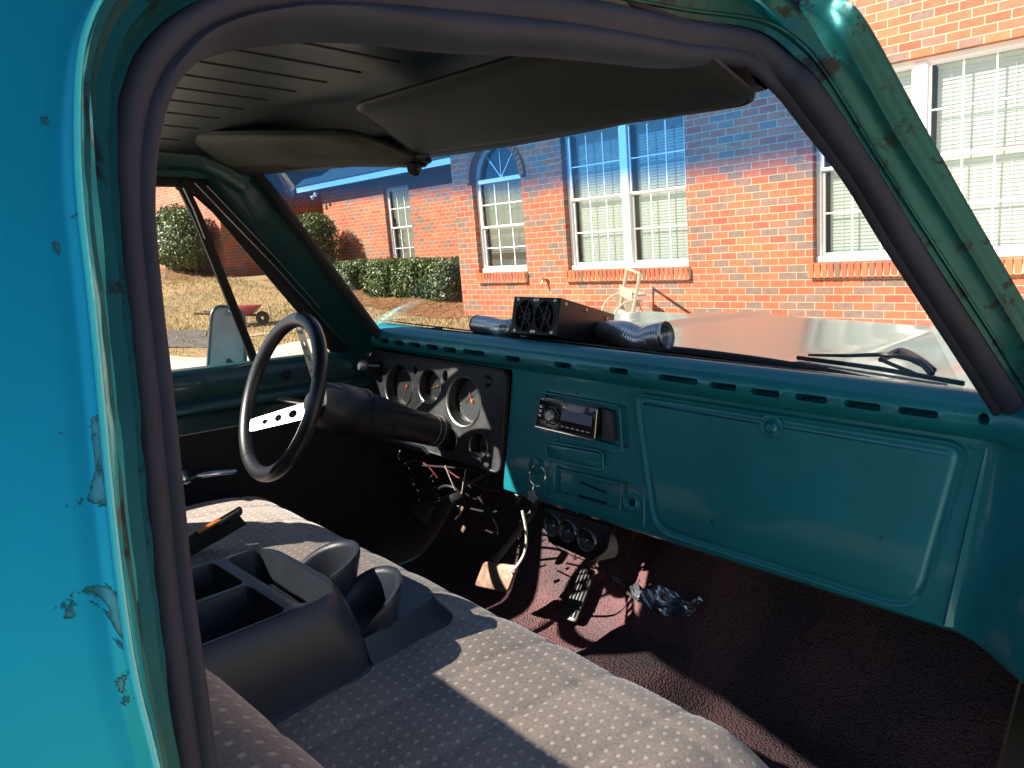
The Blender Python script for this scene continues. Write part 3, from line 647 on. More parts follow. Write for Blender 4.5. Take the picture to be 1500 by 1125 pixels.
mb = MB(); mb.lathe([(0, 0), (.009, 0), (.008, .004), (0, .005)], tX(333, 459, -1.019), (1, 0, 0), 12); mb.build('mirror_bolt', 'chrome', mir)
mb = MB(); mb.tube([c0+Vector((-.01, 0, -.05)), Vector((-.90, -.30, .62)), Vector((-.84, -.28, .58))], .008, 8); mb.build('mirror_arm', 'blackmetal', mir)

# driver side cab body: front kick panel, rear pillar, outer skin so that the side is solid
mb = MB(); mb.box((-.80, .22, .33), (.02, .50, .66)); mb.build('driver_kick_panel', 'blackm', truck, bevel=.004)
mb = MB(); mb.grid([[Vector((-.80-.0*z, y, z)) for z in (.66, .70, .72)] for y in (-.03, .12, .3)])
mb.box((-.79, .06, .70), (.06, .20, .05)); mb.build('driver_cowl_corner', 'inner', truck, bevel=.01)
def slab(name, ring, d, m, parent=truck, **kw): mb = MB(); mb.prism(ring, d); return mb.build(name, m, parent, **kw)
mb = MB(); mb.grid([[Vector((-sideX(z)-.0, y, z)) for z in (.0, .3, .66, .8, .95, 1.08, 1.17)] for y in (-1.22, -1.17, -1.10)]); mb.build('driver_rear_pillar', 'inner', truck, thick=.05)
mb = MB(); mb.grid([[Vector((-.87-.03*math.sin(math.pi*(z+.3)), y, z)) for z in (-.3, -.1, .1, .3, .5, .66)] for y in (-1.95, -1.5, -1.1, -.6, -.1, .4)]); mb.build('driver_outer_skin', 'skin', truck, thick=.01)
# rear wall and glass; unseen window opening skewed to shape the sun patches
mb = MB(); mb.prism([(-.82, -1.20, -.1), (.76, -1.20, -.1), (.76, -1.20, .70), (.62, -1.20, 1.17), (-.64, -1.20, 1.17), (-.82, -1.20, .70)], (0, -.03, 0))
mb.v = [a if a.z < 1.1 else Vector((a.x, a.y, 1.238)) for a in mb.v]
hole = MB(); hole.prism(roundpoly([(-.66, -1.1, .875), (.56, -1.1, .815), (.52, -1.1, 1.02), (.0, -1.1, 1.02), (-.2, -1.1, 1.03), (-.64, -1.1, 1.13)], .02, 4), (0, -.25, 0))
mb.build('cab_rear_wall', 'inner', truck, cut=[hole])
mb = MB(); g = [(-.67, -1.215, .86), (.57, -1.215, .80), (.54, -1.215, 1.14), (-.65, -1.215, 1.14)]; mb.add(g, [(0, 1, 2, 3)]); mb.build('unseen_rear_window', 'sideglass', truck, smooth=False)

# ---- dashboard body with radio bay, cluster bay, heater slot and defroster slots
prof = [(-.020, .402), (-.030, .410), (-.0305, .425), (-.020, .51), (-.0095, .60), (-.001, .682), (-.0025, .694), (-.012, .700), (-.026, .706), (-.034, .716), (-.037, .728), (-.0345, .742), (-.025, .755), (-.008, .763), (.02, .764), (.08, .750), (.16, .736), (.33, .705), (.33, .69), (.06, .69), (.035, .66), (.035, .42), (.02, .402)]
NX = 70; mb = MB(); rows = []
def dash_dy(x): return -.115*sstep(.745, .90, x)-.03*sstep(-.765, -.82, x)
for i in range(NX+1):
    x = -.82+1.74*i/NX; zt = .006*x
    rows.append([Vector((x, y+dash_dy(x)*(1 if j < 15 or j > 18 else 0), z+zt*(z/.7) if z > .5 else z)) for j, (y, z) in enumerate(prof)])
mb.grid(rows, closed_u=True); n = len(prof); mb.f.append(tuple(range(n))); mb.f.append(tuple(NX*n+k for k in range(n))[::-1])
cuts = []
SL = [(557.6,571.5,495),(579,594,498.4),(602,618,501),(627,644,504),(652.5,671,508),(681,713,512),(742.5,765,521),(814,840,530),(895,923,538),(967,1025,550),(1042,1082,560),(1102,1145,569),(1167,1215,577),(1239,1293,587),(1318,1377,597)]
for a, b, y in SL:
    sl_ = (y-495)/(1348-565)*1.0; dy = (b-a)*.065
    p = tY(a, y-dy, -.03); q = tY(b, y+dy, -.03); c = (p+q)/2; hw = abs(q.x-p.x)/2; c.z = (p.z+q.z)/2-.004
    k = MB(); out = []
    rr = .0062
    for t in range(16):
        an = 2*math.pi*t/16; sx = hw-rr if math.cos(an) > 0 else -(hw-rr)
        out.append(Vector((c.x+sx+rr*math.cos(an), -.06, c.z+rr*math.sin(an)+.006)))
    k.prism(out, (0, .062, -.022)); cuts.append(k)
k = MB(); k.lathe([(0, -.05), (.008, -.05), (.008, .05), (0, .05)], tY(1441, 614, -.04), (0, 1, .2), 16); cuts.append(k)
def qF(P, off=0): return [tF(x, y, off) for x, y in P]
# rounded recess for radio
rad_o = roundpoly(qF([(785, 575), (905, 597), (909, 663), (780, 626)], -.03), .012, 5); k = MB(); k.prism(rad_o, (0, .045, 0)); cuts.append(k)
htr = roundpoly(qF([(801, 685.5), (908, 711), (905.5, 754.5), (799, 724.5)], -.03), .003, 3); k = MB(); k.prism(htr, (0, .040, 0)); cuts.append(k)
ash = roundpoly(qF([(799, 648), (880, 663), (881, 688), (801, 671)], -.03), .01, 4); k = MB(); k.prism(ash, (0, .034, 0)); cuts.append(k)
k = MB(); k.prism([(-.9, -.2, .39), (-.205, -.2, .39), (-.205, -.2, .4401), (-.9, -.2, .4401)], (0, .4, 0)); cuts.append(k)
k = MB(); k.prism([(-.765, -.1, .440), (-.205, -.1, .440), (-.205, -.1, .690), (-.765, -.1, .690)], (0, .2, 0)); cuts.append(k)
lt = tF(926.7, 736.7); k = MB(); k.lathe([(0, -.05), (.0085, -.05), (.0085, .022), (0, .022)], lt, (0, 1, 0), 20); cuts.append(k)
dash = mb.build('dashboard', 'dash', truck, cut=cuts, ang=40)
mb = MB(); mb.box((0, .035, .712), (1.5, .004, .05)); mb.build('defroster_duct', 'blackm', truck)
mb = MB(); rows = [[Vector((x, y, z+.0025)) for y, z in ((.010, .7648), (.02, .7645), (.08, .7505), (.16, .7365), (.34, .706))] for x in [-.74+1.48*i/20 for i in range(21)]]
mb.grid(rows); mb.build('dash_top_trim', 'blackm', truck)
# ribs pressed round recesses
def ring(pts, r, name, m, flat=.6, off=0, par=truck, closed=True):
    mb = MB(); mb.tube([Vector(p)+Vector((0, off, 0)) for p in pts], r, 8, closed=closed, flat=flat); return mb.build(name, m, par, ang=60)
ring(roundpoly(qF([(783, 573), (907, 595.5), (911, 665), (778, 628)]), .014, 5), .0028, 'radio_bay_lip', 'dash')
ring(roundpoly(qF([(797, 646.5), (882, 661.5), (883, 690), (799, 673)]), .010, 5), .0032, 'ashtray_lip', 'dash')
mb = MB(); a = roundpoly(qF([(800, 650), (879, 664.5), (880, 686.5), (802, 669)], -.003), .008, 4); mb.prism(a, (0, .012, 0)); mb.build('ashtray', 'dash', truck, bevel=.002)
ring(roundpoly(qF([(799.5, 684), (909.5, 709.5), (907, 756.5), (797.5, 726)]), .004, 4), .0022, 'heater_panel_lip', 'dash')
# raised lower block that carries the heater slot and lighter
mb = MB(); 
for P in ([(888, 693), (926, 707), (941, 725), (942, 771)],): mb.tube(spline(qF(P), 14), .004, 8, flat=.6)
mb.build('lower_panel_step', 'dash', truck)
for P in ([(850, 706), (888, 722)], [(848, 726), (888, 737)], [(828, 722), (846, 729)]):
    mb = MB(); a, b = qF(P, .0085); mb.tube([a, b], .0022, 6, flat=.5); mb.build('heater_slider_slot', 'blackm', truck)
mb = MB(); mb.lathe([(.0085, -.003), (.0085, .004), (.012, .0055), (.0145, .003), (.0165, .003), (.018, .0055), (.0205, .004), (.0215, 0)], lt, (0, -1, .1), 32); mb.build('lighter_socket', 'dash', truck)

# glove box door
gl = [(929, 572), (1426, 648), (1352, 905), (957, 779)]
glo = empty('glove_box', None, truck)
P = roundpoly(qF(gl, -.001), [.032, .036, .06, .05], 8)
c0 = sum(P, Vector())/len(P)
mb = MB(); rows = []
def inset(P, d, off):
    out = []; m = len(P)
    for i in range(m):
        t = (P[(i+1) % m]-P[i-1]); t.y = 0; t.normalize(); nn = Vector((-t.z, 0, t.x))
        if nn.dot(c0-P[i]) < 0: nn = -nn
        q = P[i]+nn*d; q.y = fY(q.z)+off; out.append(q)
    return out
for d_, o_ in ((0, .0), (.0012, -.005), (.0035, -.0085), (.007, -.0080), (.010, -.005), (.013, -.004), (.017, -.0060), (.020, -.0068), (.024, -.0070)): rows.append(inset(P, d_, o_))
mb.grid(rows, closed_u=True); m_ = len(P); mb.f.append(tuple((len(rows)-1)*m_+k for k in range(m_)))
mb.build('door_panel', 'dash', glo, ang=50)
bt = tF(1129, 626, -.0078); mb = MB(); mb.lathe([(.0225, -.0005), (.0215, .0025), (.0185, .003), (.0165, .0005), (.013, -.0005), (.0115, .001)], bt, (0, -1, .1), 32); mb.build('latch_ring', 'dash', glo)
mb = MB(); mb.lathe([(0, .0075), (.006, .0075), (.0072, .006), (.0075, .003), (.010, .002), (.0115, 0)], bt, (0, -1, .1), 24); mb.build('latch_button', 'dash', glo)
# curved bulge at the passenger end of the dash
mb = MB(); rows = []
for i in range(13):
    t = i/12; z = lerp(.69, .42, t); a = tF(lerp(1447, 1385, t), lerp(652, 915, t)); 
    rows.append([a+Vector((dx, dy, 0)) for dx, dy in ((-.006, .003), (.0, -.006-.004*math.sin(math.pi*t)), (.008, -.003), (.014, .003))])
mb.grid(rows); mb.build('dash_end_crease', 'dash', truck)

# ---- stereo
st = empty('car_stereo', None, truck)
mb = MB(); mb.prism(roundpoly(qF([(783, 574), (906, 596.5), (910, 664), (779, 627)], .012), .012, 4), (0, .01, 0)); mb.build('bay_floor', 'dash', st)
face = qF([(791, 583), (876, 599), (872, 643), (785, 622)], -.012)
mb = MB(); mb.prism(roundpoly(face, .004, 3), (0, .022, 0)); mb.build('faceplate', simple('gloss_black_faceplate', (.012, .010, .014), .15, 0, coat=.5), st, bevel=.0015)
def lerpq(q, u, v): return q[0].lerp(q[1], u).lerp(q[3].lerp(q[2], u), v)
def fq(u, v, o=-.0015): p = lerpq(face, u, v); p.y += o; return p
mb = MB(); mb.prism([fq(.42, .26), fq(.93, .26), fq(.93, .62), fq(.42, .62)], (0, -.0008, 0)); mb.build('display_window', simple('pale_display_glass', (.16, .19, .27), .12), st)
mb = MB(); mb.tube([fq(0, -.04), fq(1, -.04)], .0016, 6); mb.tube([fq(0, 1.05), fq(.98, 1.04)], .0020, 6); mb.tube([fq(.99, .02), fq(.99, .98)], .0016, 6); mb.build('silver_trim', 'chrome', st)
kc = fq(.26, .55); mb = MB(); mb.lathe([(.0185, 0), (.0195, .004), (.0205, .004), (.021, 0)], kc, (0, -1, .1), 32); mb.build('knob_ring', 'chrome', st)
mb = MB(); mb.lathe([(0, .011), (.009, .011), (.011, .009), (.012, 0)], kc, (0, -1, .1), 32); mb.lathe([(.0125, 0), (.013, .008), (.014, .008), (.0142, 0)], kc, (0, -1, .1), 32); mb.build('volume_knob', 'alu', st)
mb = MB()
for i in range(9):
    mb = MB(); mb.box(*((fq(.46+i*.085, .84), (.009, .002, .003)) if i < 6 else (fq(.045, .30+.16*(i-6)), (.012, .002, .006)))); mb.build('button', 'chrome', st, bevel=.0006)
mb = MB(); mb.prism(qF([(880, 598), (896, 603), (899, 646), (882, 646)], -.002), (0, .02, 0)); mb.build('mounting_bracket', simple('grey_bracket', (.05, .05, .055), .5), st, bevel=.002)
tx = bpy.data.curves.new('station_digits', 'FONT'); tx.body = '8:88'; bpy.data.curves.remove(tx)

# ---- instrument cluster
cl = empty('instrument_cluster', None, truck)
CP = [Vector((-.758, -.012, .682)), Vector((-.213, -.012, .687)), Vector((-.213, -.034, .448)), Vector((-.742, -.034, .452))]
mb = MB(); mb.prism(roundpoly(CP, .022, 6), (0, .014, 0))
G = [(584, 566, .058), (629, 566, .043), (679, 588, .060), (657, 643, .031), (701, 653, .031)]
hol = []; cc = []
def cpl(px, py):                                      # onto the cluster plate
    v = dT(px, py); k_ = .022/.236; t = (-.012-k_*(.686-CT.z)-CT.y)/(v.y-k_*v.z); return CT+v*t
for x, y, r in G:
    p = cpl(x, y); cc.append(p); k = MB(); k.lathe([(0, -.05), (r, -.05), (r, .06), (0, .06)], p, (0, 1, -.1), 40); hol.append(k)
for x, y, r, a in ((608, 542, .008, 1.5), (652, 551, .010, 1.5), (556, 540, .013, 1.7), (578, 521, .004, 1), (610, 524, .004, 1), (654, 531, .004, 1)):
    k = MB(); p = cpl(x, y); out = [p+Vector((r*math.cos(2*math.pi*t/14), -.03, r*a*math.sin(2*math.pi*t/14))) for t in range(14)]; k.prism(out, (0, .08, 0)); hol.append(k)
mb.build('bezel_plate', 'bezel', cl, cut=hol, bevel=.0012, seg=1)
rim = roundpoly(CP, .022, 6); mb = MB(); mb.tube([p+Vector((0, -.001, 0)) for p in rim], .0035, 8, closed=True); mb.build('bezel_rim', 'bezel', cl)
mb = MB(); mb.box((-.485, .050, .565), (.56, .004, .26)); mb.build('cluster_back', 'blackm', cl)
def dial(p, r, par, depth=.030, ticks=16, needle=None, name='gauge', sweep=(225, -45)):
    g_ = empty(name, None, par); ax = Vector((0, -1, .1)).normalized(); q = ax.to_track_quat('Z', 'Y')
    mb = MB(); mb.lathe([(r*1.0, .002), (r*.99, -.004), (r*.93, -depth*.6), (r*.90, -depth)], p, ax, 40); mb.build('gauge_cup', 'blackp', g_)
    c = p-ax*depth; mb = MB(); mb.lathe([(0, 0), (r*.91, 0)], c, ax, 40); mb.build('dial_face', 'gaugeface', g_)
    mb = MB()
    for i in range(ticks):
        an = R(lerp(sweep[0], sweep[1], i/(ticks-1))); L_ = .12 if i % 2 == 0 else .07
        d_ = Vector((math.cos(an), math.sin(an), 0)); a = c+q @ (d_*r*.80+Vector((0, 0, .0008))); b = c+q @ (d_*r*(.80-L_)+Vector((0, 0, .0008)))
        mb.tube([a, b], r*.012, 4)
    mb.build('dial_ticks', 'cream', g_)
    an = R(needle if needle is not None else 200); d_ = Vector((math.cos(an), math.sin(an), 0))
    mb = MB(); mb.tube([c+q @ (d_*-r*.12+Vector((0, 0, .003))), c+q @ (d_*r*.68+Vector((0, 0, .003)))], r*.03, 6, rfun=lambda t: r*.022*(1-.7*t)); mb.lathe([(0, .005), (r*.06, .004), (r*.07, 0)], c, ax, 16); mb.build('needle', 'orange', g_)
    return g_, c, q
for (x, y, r), p, nd in zip(G, cc, (250, 200, 120, 90, 140)): dial(p, r, cl, needle=nd, ticks=21 if r > .05 else 9)
for (x, y, r), p in zip(G, cc):
    mb = MB(); ax = Vector((0, -1, .1)).normalized(); mb.lathe([(0, .002), (r*.9, 0)], p-ax*.022, ax, 40); mb.build('gauge_lens', 'lens', cl); mb = MB(); mb.lathe([(r*.985, -.003), (r*.99, .0012), (r*1.03, .0022), (r*1.045, .0008)], p, ax, 40); mb.build('gauge_rim', 'alu', cl)
kb = cpl(556, 536); mb = MB(); mb.tube([kb, kb+Vector((-.02, -.035, .004))], .004, 8); k2 = kb+Vector((-.022, -.040, .004))
mb.lathe([(0, .012), (.013, .011), (.0155, .007), (.0155, -.004), (.011, -.01), (0, -.012)], k2, (-.35, -1, .1), 24); mb.build('headlight_knob', 'cream' if 0 else simple('worn_grey_knob', (.25, .25, .26), .35, .3), cl)
kw = cpl(714, 558); mb = MB(); mb.lathe([(0, .010), (.009, .010), (.013, .006), (.015, .0)], kw, (0, -1, .1), 20); mb.build('wiper_switch_knob', 'blackp', cl)

# ---- steering column and wheel
WC = Vector((-.448, -.455, .6605)); ta, tb = .346, -.13; WR = .1674
ax = Vector((math.sin(tb), -math.cos(ta)*math.cos(tb), math.sin(ta))).normalized()   # toward the driver
fw = -Vector((math.sin(tb*.35), -math.cos(ta), math.sin(ta))).normalized()
u_ = ax.cross(Vector((0, 0, 1))).normalized(); v_ = ax.cross(u_)
colm = empty('steering_column', None, truck)
S = lambda s: WC+fw*s
mb = MB(); mb.lathe([(.0, .085), (.044, .085), (.052, .10), (.058, .135), (.058, .20), (.055, .205), (.055, .21), (.050, .26), (.043, .31), (.040, .36), (.038, .52)], WC, fw, 32)
mb.build('column_shroud', simple('black_column_paint', (.010, .010, .012), .42, bump=.25, bscale=120, var=.4, vscale=20), colm)
mb = MB(); mb.lathe([(.0585, .199), (.0595, .203), (.0585, .208)], WC, fw, 32); mb.build('column_collar_joint', 'blackm', colm)
lv = S(.16); tp = tX(407, 583, -.56); mb = MB(); mb.tube([lv, lv.lerp(tp, .6), tp], .004, 8, rfun=lambda t: .0035+.003*t); mb.build('turn_signal_lever', 'chrome', colm)
k_ = S(.40)+Vector((0, -.03, .035)); mb = MB(); mb.lathe([(.036, -.02), (.040, -.012), (.034, -.004), (.040, .004), (.035, .012), (.038, .02), (.0, .03)], S(.43), fw, 24); mb.build('column_gasket', simple('worn_grey_boot', (.28, .26, .24), .6, bump=.3, var=.4, vscale=40), colm)
a = tX(561, 641, -.43); b = tX(622, 660, -.33); mb = MB(); mb.prism([a+Vector((0, 0, .006)), b+Vector((0, 0, .01)), b+Vector((.0, .02, -.012)), a+Vector((0, .01, -.006))], (.0, -.012, .0)); mb.build('column_lower_bracket', 'alu', colm, bevel=.002)
sw = empty('steering_wheel', None, truck)
mb = MB(); mb.tube([WC+(u_*math.cos(t)+v_*math.sin(t))*WR for t in [2*math.pi*k/72 for k in range(72)]], .0165, 16, closed=True, flat=.9); mb.build('rim', 'wheelpad', sw)
best = min(range(360), key=lambda k: (Vector(prT(WC+(u_*math.cos(R(k))+v_*math.sin(R(k)))*WR))-Vector((366, 628))).length)
mbb = MB()
for k in range(24):                                   # stitched wrap bands on the rim
    pass
hub = S(.085)
for n_ in range(3):
    an = R(best+120*n_); d_ = (u_*math.cos(an)+v_*math.sin(an)); e_ = WC+d_*(WR-.012); s_ = hub+d_*.030-ax*0
    L_ = (e_-s_); side = L_.cross(ax).normalized(); nn = L_.cross(side).normalized()
    mb = MB(); w0, w1 = .021, .015
    mb.prism(roundpoly([s_+side*w0, e_+side*w1, e_-side*w1, s_-side*w0], .003, 3), nn*.003)
    hc = []
    for f_, r_ in ((.26, .0105), (.50, .0088), (.72, .0068)):
        k = MB(); k.lathe([(0, -.02), (r_, -.02), (r_, .02), (0, .02)], s_+L_*f_, nn, 24); hc.append(k)
    mb.build('spoke', 'alu', sw, cut=hc)
    mb = MB(); c_ = s_+L_*.93+nn*.0015; q = Matrix((L_.normalized(), side, nn)).transposed(); mb.box(c_, (.018, .031, .005), q); mb.build('spoke_clamp', 'alu', sw, bevel=.002)
mb = MB(); mb.lathe([(0, .02), (.020, .018), (.028, .010), (.034, -.002), (.036, -.012)], hub, ax, 32); mb.build('horn_button', 'blackp', sw)
for deg in (62, 205):
    an = [R(deg+k) for k in range(-4, 5)]; mb = MB(); mb.tube([WC+(u_*math.cos(t)+v_*math.sin(t))*WR for t in an], .0170, 12, flat=.9); mb.build('rim_grip_band', 'wheelpad', sw)

# ---- three-gauge pod under the dash
gp = empty('gauge_pod', None, truck)
PQ = [(797, 744), (890, 771), (887, 809), (866, 822), (802, 794)]
pv = [tY(x, y, -.035) for x, y in PQ]
mb = MB(); mb.prism(roundpoly(pv, [.004, .004, .02, .004, .015], 4), (0, .012, 0)); mb.build('mounting_panel', 'blackmetal', gp, bevel=.002)
for x, y, nd in ((811, 770, 90), (832.5, 778, 60), (860, 791, 220)):
    p = tY(x, y, -.037); r = .0225; ax2 = Vector((0, -1, .05))
    mb = MB(); mb.lathe([(r*.9, .001), (r*.93, .006), (r*1.05, .0065), (r*1.12, .002), (r*1.12, -.002)], p, ax2, 32); mb.build('chrome_bezel', 'chrome', gp)
    g_, c_, q_ = dial(p-Vector((0, .002, 0)), r*.93, gp, depth=.004, ticks=7, needle=nd, name='small_gauge', sweep=(150, 30))
    g_.children[-1].data.materials[0] = M['cream']
    mb = MB(); mb.lathe([(r*.95, 0), (r*.95, .05), (r*.6, .055), (0, .055)], p, (0, 1, 0), 24); mb.build('gauge_can', 'alu', gp)
mb = MB(); p = tY(883, 800, .02); mb.lathe([(0, -.03), (.028, -.03), (.029, .02), (0, .02)], p, (.3, 1, 0), 24); mb.build('sender_can', simple('dusty_beige_can', (.30, .27, .22), .5), gp)

# ---- floor, tunnel, firewall, carpet
def tunnel(x, y): return (.075+.06*sstep(.05, .40, y))*(1-sstep(.07, .19, abs(x-.11)))
def floorz(x, y): return 0.0+.30*sstep(.14, .52, y)*1.0+tunnel(x, y)
def tFl(px, py, up=0):
    v = dT(px, py); s_ = .8
    while s_ < 3:
        p = CT+v*s_
        if p.z < floorz(p.x, p.y)+up: return p
        s_ += .004
    return p
mb = MB(); rows = []
for i in range(71):
    x = -.78+1.56*i/70; rows.append([Vector((x, y, floorz(x, y)+.004*noise.noise(Vector((x*14, y*14, 0)))+.008*noise.noise(Vector((x*4, y*4, 3))))) for y in [-1.15+1.62*j/70 for j in range(71)]])
mb.grid(rows); mb.build('floor_carpet', 'carpet', truck, ang=60)
mb = MB(); mb.grid([[Vector((x, .46+.02*math.sin(x*9), z)) for z in (.2, .35, .5, .62, .70)] for x in [-.8+i*.08 for i in range(21)]]); mb.build('firewall', 'blackm', truck)
mb = MB(); mb.grid([[Vector((x, lerp(.10, .42, t), .40-.03*math.sin(math.pi*t)+.1*t)) for t in (0, .2, .4, .6, .8, 1)] for x in (.2, .35, .5, .65, .8)]); mb.build('glove_box_liner', simple('brown_black_card', (.020, .015, .015), .8, bump=.4, bscale=30), truck, thick=.004)
mb = MB(); mb.box((.885, .19, .33), (.02, .50, .60)); mb.build('passenger_kick_panel', 'blackm', truck, bevel=.004)
# torn carpet lip and the folded edge beside the pedal
mb = MB(); P = spline([tFl(770, 930, .004), tFl(812, 905, .004), tFl(850, 870, .004), tFl(884, 838, .004)], 24)
rows = [[p+Vector((-.012, -.004, -.004)), p+Vector((-.004, 0, .010+.003*math.sin(i*1.7))), p+Vector((.006, .002, .006)), p+Vector((.012, .004, -.006))] for i, p in enumerate(P)]
mb.grid(rows); mb.build('carpet_seam_edge', 'carpet', truck)

# ---- pedals
pd = empty('accelerator_pedal', None, truck)
a = tFl(832, 908, .025); b = tFl(862, 832, .06)
dirp = (b-a); wd = Vector((.022, .004, 0)); nn = dirp.cross(wd).normalized(); nn = nn if nn.y < 0 else -nn
mb = MB(); mb.prism(roundpoly([a-wd, a+wd, b+wd*.9, b-wd*.9], .010, 5), -nn*.010); mb.build('pedal_pad', 'pedal', pd, bevel=.003)
for k in (-.62, -.2, .2, .62):
    mb = MB(); mb.tube([a+wd*k+nn*.001+dirp*.06, b+wd*k+nn*.001-dirp*.06], .0022, 6); mb.build('pad_rib', 'blackp', pd)
mb = MB(); mb.tube([b, b+Vector((.01, .05, .04)), b+Vector((.02, .08, .12))], .006, 8); mb.build('pedal_rod', 'blackmetal', pd)
bp_ = empty('brake_pedal', None, truck)
q = [tY(703, 862, .0), tY(699, 842, .01), tY(716, 826, .02), tY(738, 852, .01), tY(722, 868, .0)]
q = [Vector((-.375, .01, .085)), Vector((-.375, .035, .150)), Vector((-.265, .035, .150)), Vector((-.265, .01, .085))]
q = [tY(x, y, yy) for x, y, yy in ((694, 858, .01), (708, 822, .035), (757, 828, .035), (742, 868, .01))]
mb = MB(); mb.prism(roundpoly(q, .012, 5), (0, .012, -.004)); mb.build('pedal_pad', 'copper', bp_, bevel=.004)
mb = MB(); mb.tube([q[1]+Vector((.02, .02, 0)), Vector((-.30, .18, .28)), Vector((-.30, .22, .45))], .010, 8); mb.build('pedal_arm', 'blackmetal', bp_)
cp_ = empty('clutch_pedal', None, truck)
mb = MB(); q = [tY(x, y, yy) for x, y, yy in ((601, 752, .05), (612, 735, .07), (634, 738, .07), (622, 768, .05))]; mb.prism(q, (0, .012, -.004)); mb.build('pedal_pad', 'pedal', cp_, bevel=.003)
mb = MB(); mb.tube([q[2], Vector((-.50, .22, .34)), Vector((-.48, .25, .48))], .008, 8); mb.build('pedal_arm', 'blackmetal', cp_)
# ---- wiring under the dash
wr = [('wirew', .0035, [(765, 748, -.0), (771, 780, .0), (769, 808, .0), (758, 828, .01), (746, 838, .02)]),
      ('wirew', .0016, [(652, 682, -.01), (660, 702, .0), (667, 718, .01)]), ('wirew', .0014, [(682, 688, .0), (679, 705, .01), (677, 719, .02)]),
      ('wirer', .0018, [(650, 684, .0), (672, 700, .0), (700, 712, .0), (731, 721, .0)]), ('wirew', .0012, [(586, 660, .02), (583, 668, .02), (586, 674, .02)]),
      ('wire', .003, [(560, 672, .05), (600, 680, .02), (650, 684, .02), (700, 690, .02), (760, 735, .02)]), ('wire', .0025, [(557, 690, .1), (563, 676, .08), (575, 680, .08), (572, 700, .1), (560, 702, .12)]),
      ('wire', .004, [(636, 722, .05), (650, 712, .03), (668, 716, .03), (680, 735, .05), (672, 760, .08)]), ('wire', .003, [(672, 755, .05), (664, 768, .05), (668, 785, .06), (684, 792, .07)]),
      ('wire', .003, [(690, 745, .05), (720, 750, .06), (748, 742, .05), (765, 728, .03)]), ('wirer', .0022, [(592, 684, .03), (606, 674, .03), (626, 682, .02), (641, 700, .03)]),
      ('wire', .0028, [(905, 765, .05), (915, 775, .04), (930, 772, .05), (926, 790, .08)]), ('wire', .001, [(970, 800, .1), (990, 825, .15), (1000, 862, .2)])]
rw = random.Random(5)
for k in range(9):
    x0, y0 = rw.uniform(565, 760), rw.uniform(676, 722); x1, y1 = x0+rw.uniform(-60, 70), y0+rw.uniform(10, 75)
    wr.append((rw.choice(['wire', 'wire', 'wire', 'wire']), rw.uniform(.0012, .0028), [(x0, y0, .03), ((x0+x1)/2+rw.uniform(-20, 20), (y0+y1)/2+rw.uniform(0, 30), .02), (x1, y1, .06), (x1+rw.uniform(-20, 20), y1-rw.uniform(0, 30), .09)]))
for m_, r_, P in wr:
    mb = MB(); mb.tube(spline([tY(*p) for p in P], 20), r_, 7); mb.build('wire', m_, truck)
for x, y, yy, s in ((636, 722, .04, .018), (612, 755, .09, .022), (668, 728, .03, .02), (675, 742, .04, .014), (760, 726, .02, .014), (897, 770, .05, .016)):
    mb = MB(); p = tY(x, y, yy); mb.box(p, (s*1.6, s, s), Matrix.Rotation(x*.3, 3, 'Y') @ Matrix.Rotation(y*.2, 3, 'Z')); mb.build('wire_connector', 'blackp', truck, bevel=.003)
mb = MB()
for x, y, s in ((677, 745, .008), (679, 775, .011), (676, 722, .006)): p = tY(x, y, .02); mb.box(p, (s, s*.5, s*1.6), Matrix.Rotation(.5, 3, 'Y'))
mb.build('wire_terminal', 'copper', truck, bevel=.002)

# ---- bench seat
bs = empty('bench_seat', None, truck)
sp_ = [(-1.02, .372), (-.95, .395), (-.85, .408), (-.75, .413), (-.66, .412), (-.59, .411), (-.535, .407), (-.49, .398), (-.458, .382), (-.436, .355), (-.428, .30), (-.442, .20), (-.46, .13), (-.50, .11)]
sp_s = spline([Vector((0, y, z)) for y, z in sp_], 90)
arc = [0]
for i in range(1, 90): arc.append(arc[-1]+(sp_s[i]-sp_s[i-1]).length)
def seatfn(x, i):
    p = sp_s[i]; y, z = p.y, p.z; s = arc[i]
    y += .022*sstep(-.8, -.5, y)-.025*(x-.1); edge_ = sstep(.60, .71, abs(x))
    z -= edge_*.035*(1 if z > .2 else 0)
    if z > .3:
        for c in (-.66, -.54, -.42, -.30, -.18, -.06, .06, .18, .30, .42, .54, .66):   # fore-and-aft quilting seams
            d_ = abs(x-c-.06*(s-.3)); z -= .0032*math.exp(-(d_/.008)**2)
        z += .0008*math.cos((x-.0)*2*math.pi/.12)
        d_ = abs(s-.50-.01*math.sin(x*9)); z -= .0035*math.exp(-(d_/.010)**2)
        z += .004*noise.noise(Vector((x*5, y*5, 1)))
    return Vector((x, y, z))
mb = MB(); nx = 220; rows = []; uvs = []
for k in range(nx+1):
    x = -.71+1.42*k/nx; rows.append([seatfn(x, i) for i in range(90)])
mb.grid(rows)
for k in (0, nx):                                     # side closings
    o = k*90; c = len(mb.v); mb.v.append(Vector((rows[k][0].x, -.8, .1))); mb.f += [(o+i, o+i+1, c) for i in range(89)]
mb.nomerge = True; seat = mb.build('seat_cushion', 'fabric', bs, ang=60)
def setuv(o, fn):
    uvl = o.data.uv_layers.new(name='UVMap')
    for lp in o.data.loops: uvl.data[lp.index].uv = fn(o.data.vertices[lp.vertex_index].co, lp.vertex_index)
setuv(seat, lambda co, i: (co.x+.06*(arc[i % 90] if i < (nx+1)*90 else 0), arc[i % 90] if i < (nx+1)*90 else 0))
